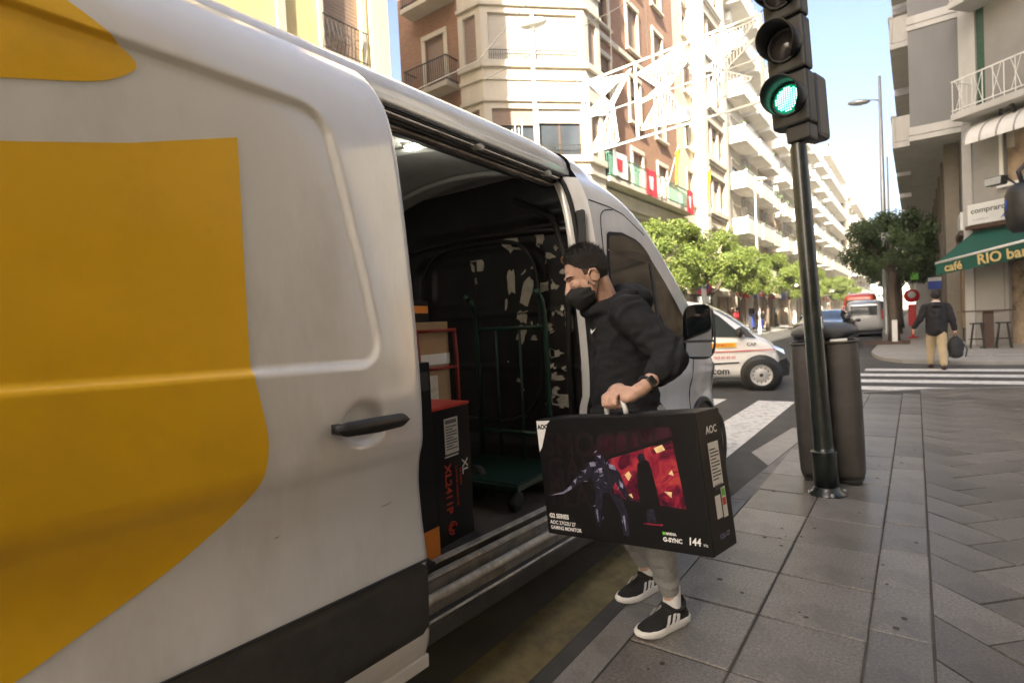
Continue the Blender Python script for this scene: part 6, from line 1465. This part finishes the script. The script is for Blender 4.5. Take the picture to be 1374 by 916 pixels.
gf = facade(cf, cl_((1.36,60,0)), (0,-1,0), 36.7, 7.0, [(2+4.1*i,5.2+4.1*i,.1,3.0,None,0,'frame_dark') for i in range(8)], 'beige_wall', 'arcade_wall')
for i in range(9):
    y = 25.2+3.1*i; q = MB(); q.M = Matrix.Translation(cl_((0,0,0))); q.box(.92,1.33,y,y+.45,0,6.99); q.build('pillar', mat('pillar_brown', (.2,.175,.14), .8, var=.1), cf)
core(cf, [tuple(cl_(p)[:2]) for p in ((1.6,23.6),(4.6,19.6),(20,19.6),(20,60),(1.6,60))], 0, 7.0, 'shop_dark', 'ground_floor_core')
for i in range(6):
    y = 24.5+3.2*i; q = MB(); q.M = Matrix.Translation(cl_((0,0,0))); q.box(1.30,1.355,y,y+.9,.5,2.6); q.build('shop_display', ['shop_warm','poster'][i % 2], cf)
# next right-hand blocks
def rblock(name, label, y0, y1, H, x, m):
    t = thing(name, label, 'building', (x,y0,0)); L = y1-y0
    facade(t, (0,L,0), (0,-1,0), L, H, [(1+3*i,2.4+3*i,4.6+3.2*f,6.5+3.2*f,'shutter',.4,'frame_white') for i in range(int(L/3)-1) for f in range(4)], m)
    facade(t, (0,0,0), (1,0,0), 15, H, [], m, 'end_wall'); core(t, [(.3,.2),(15,.2),(15,L),(.3,L)], 0, H-.02, m)
    for f in range(4): balcony(t, (0,L,0), (0,-1,0), 1, L-1, 4.2+3.2*f, .7, 'solid', 'stucco_white', 'pale_grey', .95)
rblock('right_block', 'beige block beyond the café building on the right', 60.1, 90, 18, .1, 'beige_wall'); rblock('right_block', 'last pale block visible behind the right-hand lamp posts', 90.1, 150, 18, .0, 'stucco_white')
# near right-hand building (out of frame, it shades the pavement) 
t = thing('near_building', 'beige apartment building behind the camera that shades the near pavement', 'building', (2.1,4.0,0))
facade(t, (0,0,0), (0,-1,0), 50, 23, [(2+3.4*i,3.4+3.4*i,4.6+3.3*f,6.8+3.3*f,'shutter_pale',.5,'frame_white') for i in range(13) for f in range(6)]+[(1+4*i,4+4*i,.1,3.1,None,0,'frame_dark') for i in range(12)], 'beige_wall')
facade(t, (14,0,0), (-1,0,0), 14, 23, [], 'beige_wall', 'side_wall'); core(t, [(.3,-50),(14,-50),(14,-.1),(.3,-.1)], 0, 22.98, 'beige_wall')
facade(t, (4.0,-.3,0), (1,0,0), .1, 31, [], 'beige_wall', 'tower_edge') if False else None
core(t, [(1.6,-50),(13.9,-50),(13.9,-.2),(1.6,-.2)], 22.99, 31, 'beige_wall', 'shading_block')  # unseen upper block, added to keep sun off the café's upper walls
# building across the far end
t = thing('end_building', 'pale building closing the far end of the street', 'building', (-20,215,0))
facade(t, (0,0,0), (1,0,0), 45, 24, [(2+4*i,4+4*i,4+3.3*f,6+3.3*f,'shutter_pale',.4,'frame_white') for i in range(10) for f in range(6)], 'stucco_white'); core(t, [(0,.3),(45,.3),(45,12),(0,12)], 0, 23.9, 'stucco_white')

# shop awnings, pilasters and signs along the left ground floors
rs_ = random.Random(4)
for i, (y, w_, m_, lab) in enumerate(((24.2,3.2,'stucco_tan','tan shop awning behind the nearest left tree'),(29.0,2.6,'stucco_tan','tan shop awning behind the no-stopping sign'),(35.5,3.0,'stucco_cream','cream shop awning behind the third left tree'),(44.5,3.2,'flag_red','dark red shop awning beyond the white building door'),(50.5,2.6,'stucco_tan','tan shop awning at the end of the white building'),(57.5,3.0,'awning_green','green shop awning under the tan building'))):
    t = thing('shop_awning', lab, 'awning', (LX,y,2.75), group='shop awnings on the left')
    b = MB(); b.grid(lambda u,v: (.05+1.5*v, w_*(u-.5), .65-.65*v), 6, 4); b.build('canvas', m_, t, smooth=True)
    b = MB(); b.add([(1.55,-w_/2,0),(1.55,w_/2,0),(1.55,w_/2,-.25),(1.55,-w_/2,-.25)],[(0,1,2,3)]); b.build('valance', m_, t); MB().tube([(1.53,-w_/2,0),(1.53,w_/2,0)],.03,6).build('front_bar', 'rail_white', t)
for y, m_, lab, hh in ((25.6,'shop_warm','brown goods rack outside the brick building shops',1.3),(32.5,'flag_red','red clothes rack left of the third left tree',1.5),(36.6,'cloth_white','white display stand by the people on the left pavement',1.2),(39.5,'poster','red and dark poster stand on the left pavement past the cream piers',1.6),(45.5,'blue_sign','blue display stand outside the white building',1.3),(48.5,'flag_red','red display stand at the end of the white building',1.6),(55,'shop_warm','brown stand outside the tan building',1.4)):
    t = thing('shop_rack', lab, 'display', (LX+.55,y,0), group='shop displays on the left')
    MB().box(-.15,.15,-.4,.4,.25,hh).build('goods', m_, t, bevel=.03); MB().box(-.12,.12,-.42,-.38,0,1.7).build('frame', 'iron', t); MB().box(-.12,.12,.38,.42,0,1.7).build('frame', 'iron', t)

t = thing('side_street_building', 'pale building closing the side street left of the corner bay', 'building', (-26,8,0))
facade(t, (0,0,0), (0,1,0), 14, 22, [(1+3*i,2.3+3*i,4.5+3.4*f,6.6+3.4*f,'shutter_pale',.6,'frame_white') for i in range(4) for f in range(5)], 'stucco_white'); core(t, [(-10,0),(-.3,0),(-.3,14),(-10,14)], 0, 21.9, 'stucco_white')
# ================================================================== trees
def leafmesh(name, rx, ry, rz, n, size, seed, m, flat=.75):
    rnd = random.Random(seed); b_v = []; b_f = []
    cl = []
    for k in range(64):      # clumps
        a = rnd.uniform(0, 2*math.pi); z = rnd.uniform(-.8,1); r = math.sqrt(max(0,1-z*z*.8))*rnd.uniform(.62,.98)
        cl.append((Vector((rx*r*math.cos(a), ry*r*math.sin(a), rz*z*.92)), rnd.uniform(.26,.46)))
    for i in range(n):
        c, s = cl[rnd.randrange(len(cl))]
        d = Vector((rnd.gauss(0,1), rnd.gauss(0,1), rnd.gauss(0,.85))).normalized()*s*(rnd.random()**.4)*rx*.62
        p = c+d; out = Vector((p.x/rx,p.y/ry,p.z/rz))
        nn = (out.normalized()*.7+Vector((rnd.uniform(-1,1),rnd.uniform(-1,1),rnd.uniform(-.3,1)))).normalized()
        t = nn.cross(Vector((rnd.uniform(-1,1),rnd.uniform(-1,1),rnd.uniform(-1,1)))).normalized(); w = nn.cross(t)
        L = size*rnd.uniform(.7,1.3); W_ = L*.5; k = len(b_v)
        b_v += [tuple(p-t*L*.5), tuple(p+w*W_*.5+nn*L*.08), tuple(p+t*L*.5), tuple(p-w*W_*.5+nn*L*.08)]; b_f += [(k,k+1,k+2,k+3)]
    me = bpy.data.meshes.new(name); me.from_pydata(b_v, [], b_f); me.materials.append(M_(m)); me.materials.append(M_(m+'_pale')); me.polygons.foreach_set('material_index', [1 if rnd.random() < .3 else 0 for _ in b_f]); me.update(); return me
def trunkmesh(h, r, seed, spread):
    rnd = random.Random(seed); b = MB(); b.tube([(0,0,-.02),(.02,0,h*.3),(-.03,.03,h*.7),(0,0,h)], [r*1.5,r,r*.85,r*.7], 10)
    for k in range(7):
        a = 2*math.pi*k/7+rnd.uniform(-.3,.3); q = rnd.uniform(.6,1.); z0 = h*rnd.uniform(.8,1.0)
        b.tube([(0,0,z0),(spread*.3*q*math.cos(a),spread*.3*q*math.sin(a),z0+.45),(spread*.7*q*math.cos(a),spread*.7*q*math.sin(a),z0+1.0+rnd.random()*.6)], [r*.5,r*.3,r*.12], 7)
    return b.mesh('trunk', 'bark', True)
crA = leafmesh('crown', 1.95,2.75,1.6, 21000, .13, 1, 'leaf'); crB = leafmesh('crown', 1.9,2.8,1.55, 21000, .13, 2, 'leaf'); tkA = trunkmesh(2.5,.11,3,1.5)
tl_ = ['nearest clipped round tree on the left pavement, beside the van windscreen','second clipped tree on the left pavement behind the no-stopping sign','third clipped tree along the left pavement','fourth clipped tree along the left pavement, left of the traffic light pole','fifth clipped tree along the left pavement, beside the pole','sixth clipped tree along the left pavement, right of the pole','seventh clipped tree far along the left pavement','farthest clipped tree along the left pavement']
for i, y in enumerate((23.6,29.6,35.8,43.5,52.5,65,80,98)):
    t = thing('orange_tree', tl_[i], 'tree', (-8.7,y,0), (0,0,math.pi*(i % 2)+.1*i), 'clipped trees along the left pavement')
    link('trunk', tkA, t); c = link('crown', [crA,crB][i % 2], t); c.location = (0,0,3.95); c.scale = (.94+.1*math.sin(i*2.3),.95+.08*math.cos(i*1.7),.97+.07*math.sin(i*2))
crD = leafmesh('crown', 1.8,2.0,1.15, 16000, .12, 5, 'leaf_dark'); tkD = trunkmesh(2.75,.14,6,1.4)
rl = ['dark clipped tree on the right pavement in front of the café corner','second dark tree on the right pavement, hidden behind the first','third dark tree far along the right pavement']
for i, (x, y) in enumerate(((-.68,25.3),(-.72,33),(-.75,41))):
    t = thing('ficus_tree', rl[i], 'tree', (x,y,0), (0,0,i*2.1), 'dark trees along the right pavement')
    link('trunk', tkD, t); c = link('crown', crD, t); c.location = (-.08,0,3.62); c.scale = (.86,.88,.98)
# wooden crate / planter edge round the first trunk
t = thing('tree_guard', 'low timber guard boards around the first right-hand tree trunk', 'tree guard', (-.68,25.3,0))
for k in range(3): MB().box(-.9,.5,-1.6+.9*k,-1.5+.9*k,.02,.07).build('board', 'wood_dark', t)
MB().box(-.05,.12,-.35,-.25,.02,.85).build('white_post', 'rail_white', t)
# ================================================================== christmas light frame over the street
xl = thing('light_decoration', 'white Christmas light frame with triangles hanging over the street', 'light decoration', (-7.3,13.85,6.0))
L, Ht = 4.6, 1.95
def xb(a, b, w=.05): return MB().bar((a[0],0,a[1]), (b[0],0,b[1]), w, w*.8, up=(0,1,0)).build('frame_bar', 'lights_white', xl)
dz = .13
def q_(u, v): return (u, v*Ht+dz*u*.35)
xb(q_(0,0),q_(L,0)); xb(q_(0,1),q_(L,1)); 
for u in (0,.15,1.55,3.1,L): xb(q_(u,0),q_(u,1), .07)
xb(q_(0,.5),q_(L,.5),.03)
tri = [((.1,0),(.9,.55),(1.0,.05)),((.15,1),(1.3,.9),(.8,.6)),((.0,.55),(1.45,.95),(.75,.45)),((1.65,.1),(2.3,.55),(2.9,.05)),((1.6,.85),(2.9,1.0),(2.3,.5)),((1.65,.45),(2.95,.8),(2.35,.5)),((3.2,.1),(4.4,.3),(3.6,.55)),((3.15,.95),(4.5,.95),(3.7,.55)),((3.2,.6),(4.5,.75),(3.8,.5))]
for T in tri:
    p = [q_(*a) for a in T]
    for a, b in zip(p, p[1:]+p[:1]): xb(a, b, .035)
    s = MB(); x0 = min(a[0] for a in p); x1 = max(a[0] for a in p); n = int((x1-x0)/.07)
    for k in range(1, n):
        x = x0+(x1-x0)*k/n; zs_ = []
        for (a,c),(d,e) in zip(p, p[1:]+p[:1]):
            if (a <= x) != (d <= x): zs_.append(c+(e-c)*(x-a)/(d-a))
        if len(zs_) > 1: s.box(x-.016,x+.016,-.008,.008,min(zs_),max(zs_))
    s.build('light_strings', 'lights_white', xl)
def wire(nm, label, pts, r=.012): 
    t = MB().tube(pts, r, 5).build(nm, 'cable', None); tag(t, label, 'cable', 'overhead cables'); return t
wire('cable', 'thin cable holding the upper left of the light frame', [(-7.3,13.85,7.95),(-8.6,14.5,8.9),(-10.7,16,9.9)]); wire('cable', 'thin cable from the light frame over to the right side', [(-2.7,13.85,8.2),(-.5,14.4,9.4),(3,15.4,11.2)])
wire('cable', 'slanting cable across the corner bay above the van roof', [(-10.9,10.0,7.3),(-10.3,13,9.2),(-8.1,14.2,11.6)], .015)
for k, x in enumerate((-6.4,-5.4,-4.4)): wire('cable', ['vertical hanger cable at the left of the light frame','vertical hanger cable at the middle of the light frame','vertical hanger cable at the right of the light frame'][k], [(x,13.85,8.0),(x,13.85,9.6)], .01)
wire('cable', 'long cable the light frame hangers are tied to', [(-10.7,13.9,9.1),(-6,13.85,9.6),(3,13.9,11)], .012)
# roof aerial rods seen past the van roof
t = thing('aerial', 'cluster of thin white aerial rods beside the bay', 'aerial', (-9.6,13.6,5.9))
for k in range(4): MB().tube([(.12*k,0,0),(.12*k,.02,1.3+.25*(k % 2))], .014, 5).build('rod', 'pole_white', t)
MB().tube([(-.1,0,.6),(.5,0,.9)], .012, 5).build('boom', 'pole_white', t)
MB().tube([(.18,0,-5.9),(.18,0,.6)], .03, 6).build('mast', 'pole_white', t)

# ================================================================== air: haze volume added for a flare-like pale wash
hz = MB().box(-62,62,-72,242,-1.3,32).build('haze', [], None); hz['kind'] = 'stuff'; tag(hz, 'thin haze added to wash the far street pale like lens flare', 'haze')
hm_ = bpy.data.materials.new('flare_haze'); hm_.use_nodes = True; hn = hm_.node_tree; hn.nodes.clear()
pv_ = hn.nodes.new('ShaderNodeVolumePrincipled'); pv_.inputs['Color'].default_value = (.95,.93,.9,1); pv_.inputs['Density'].default_value = .001; pv_.inputs['Anisotropy'].default_value = .1
ho_ = hn.nodes.new('ShaderNodeOutputMaterial'); hn.links.new(pv_.outputs[0], ho_.inputs['Volume']); hz.data.materials.append(hm_)
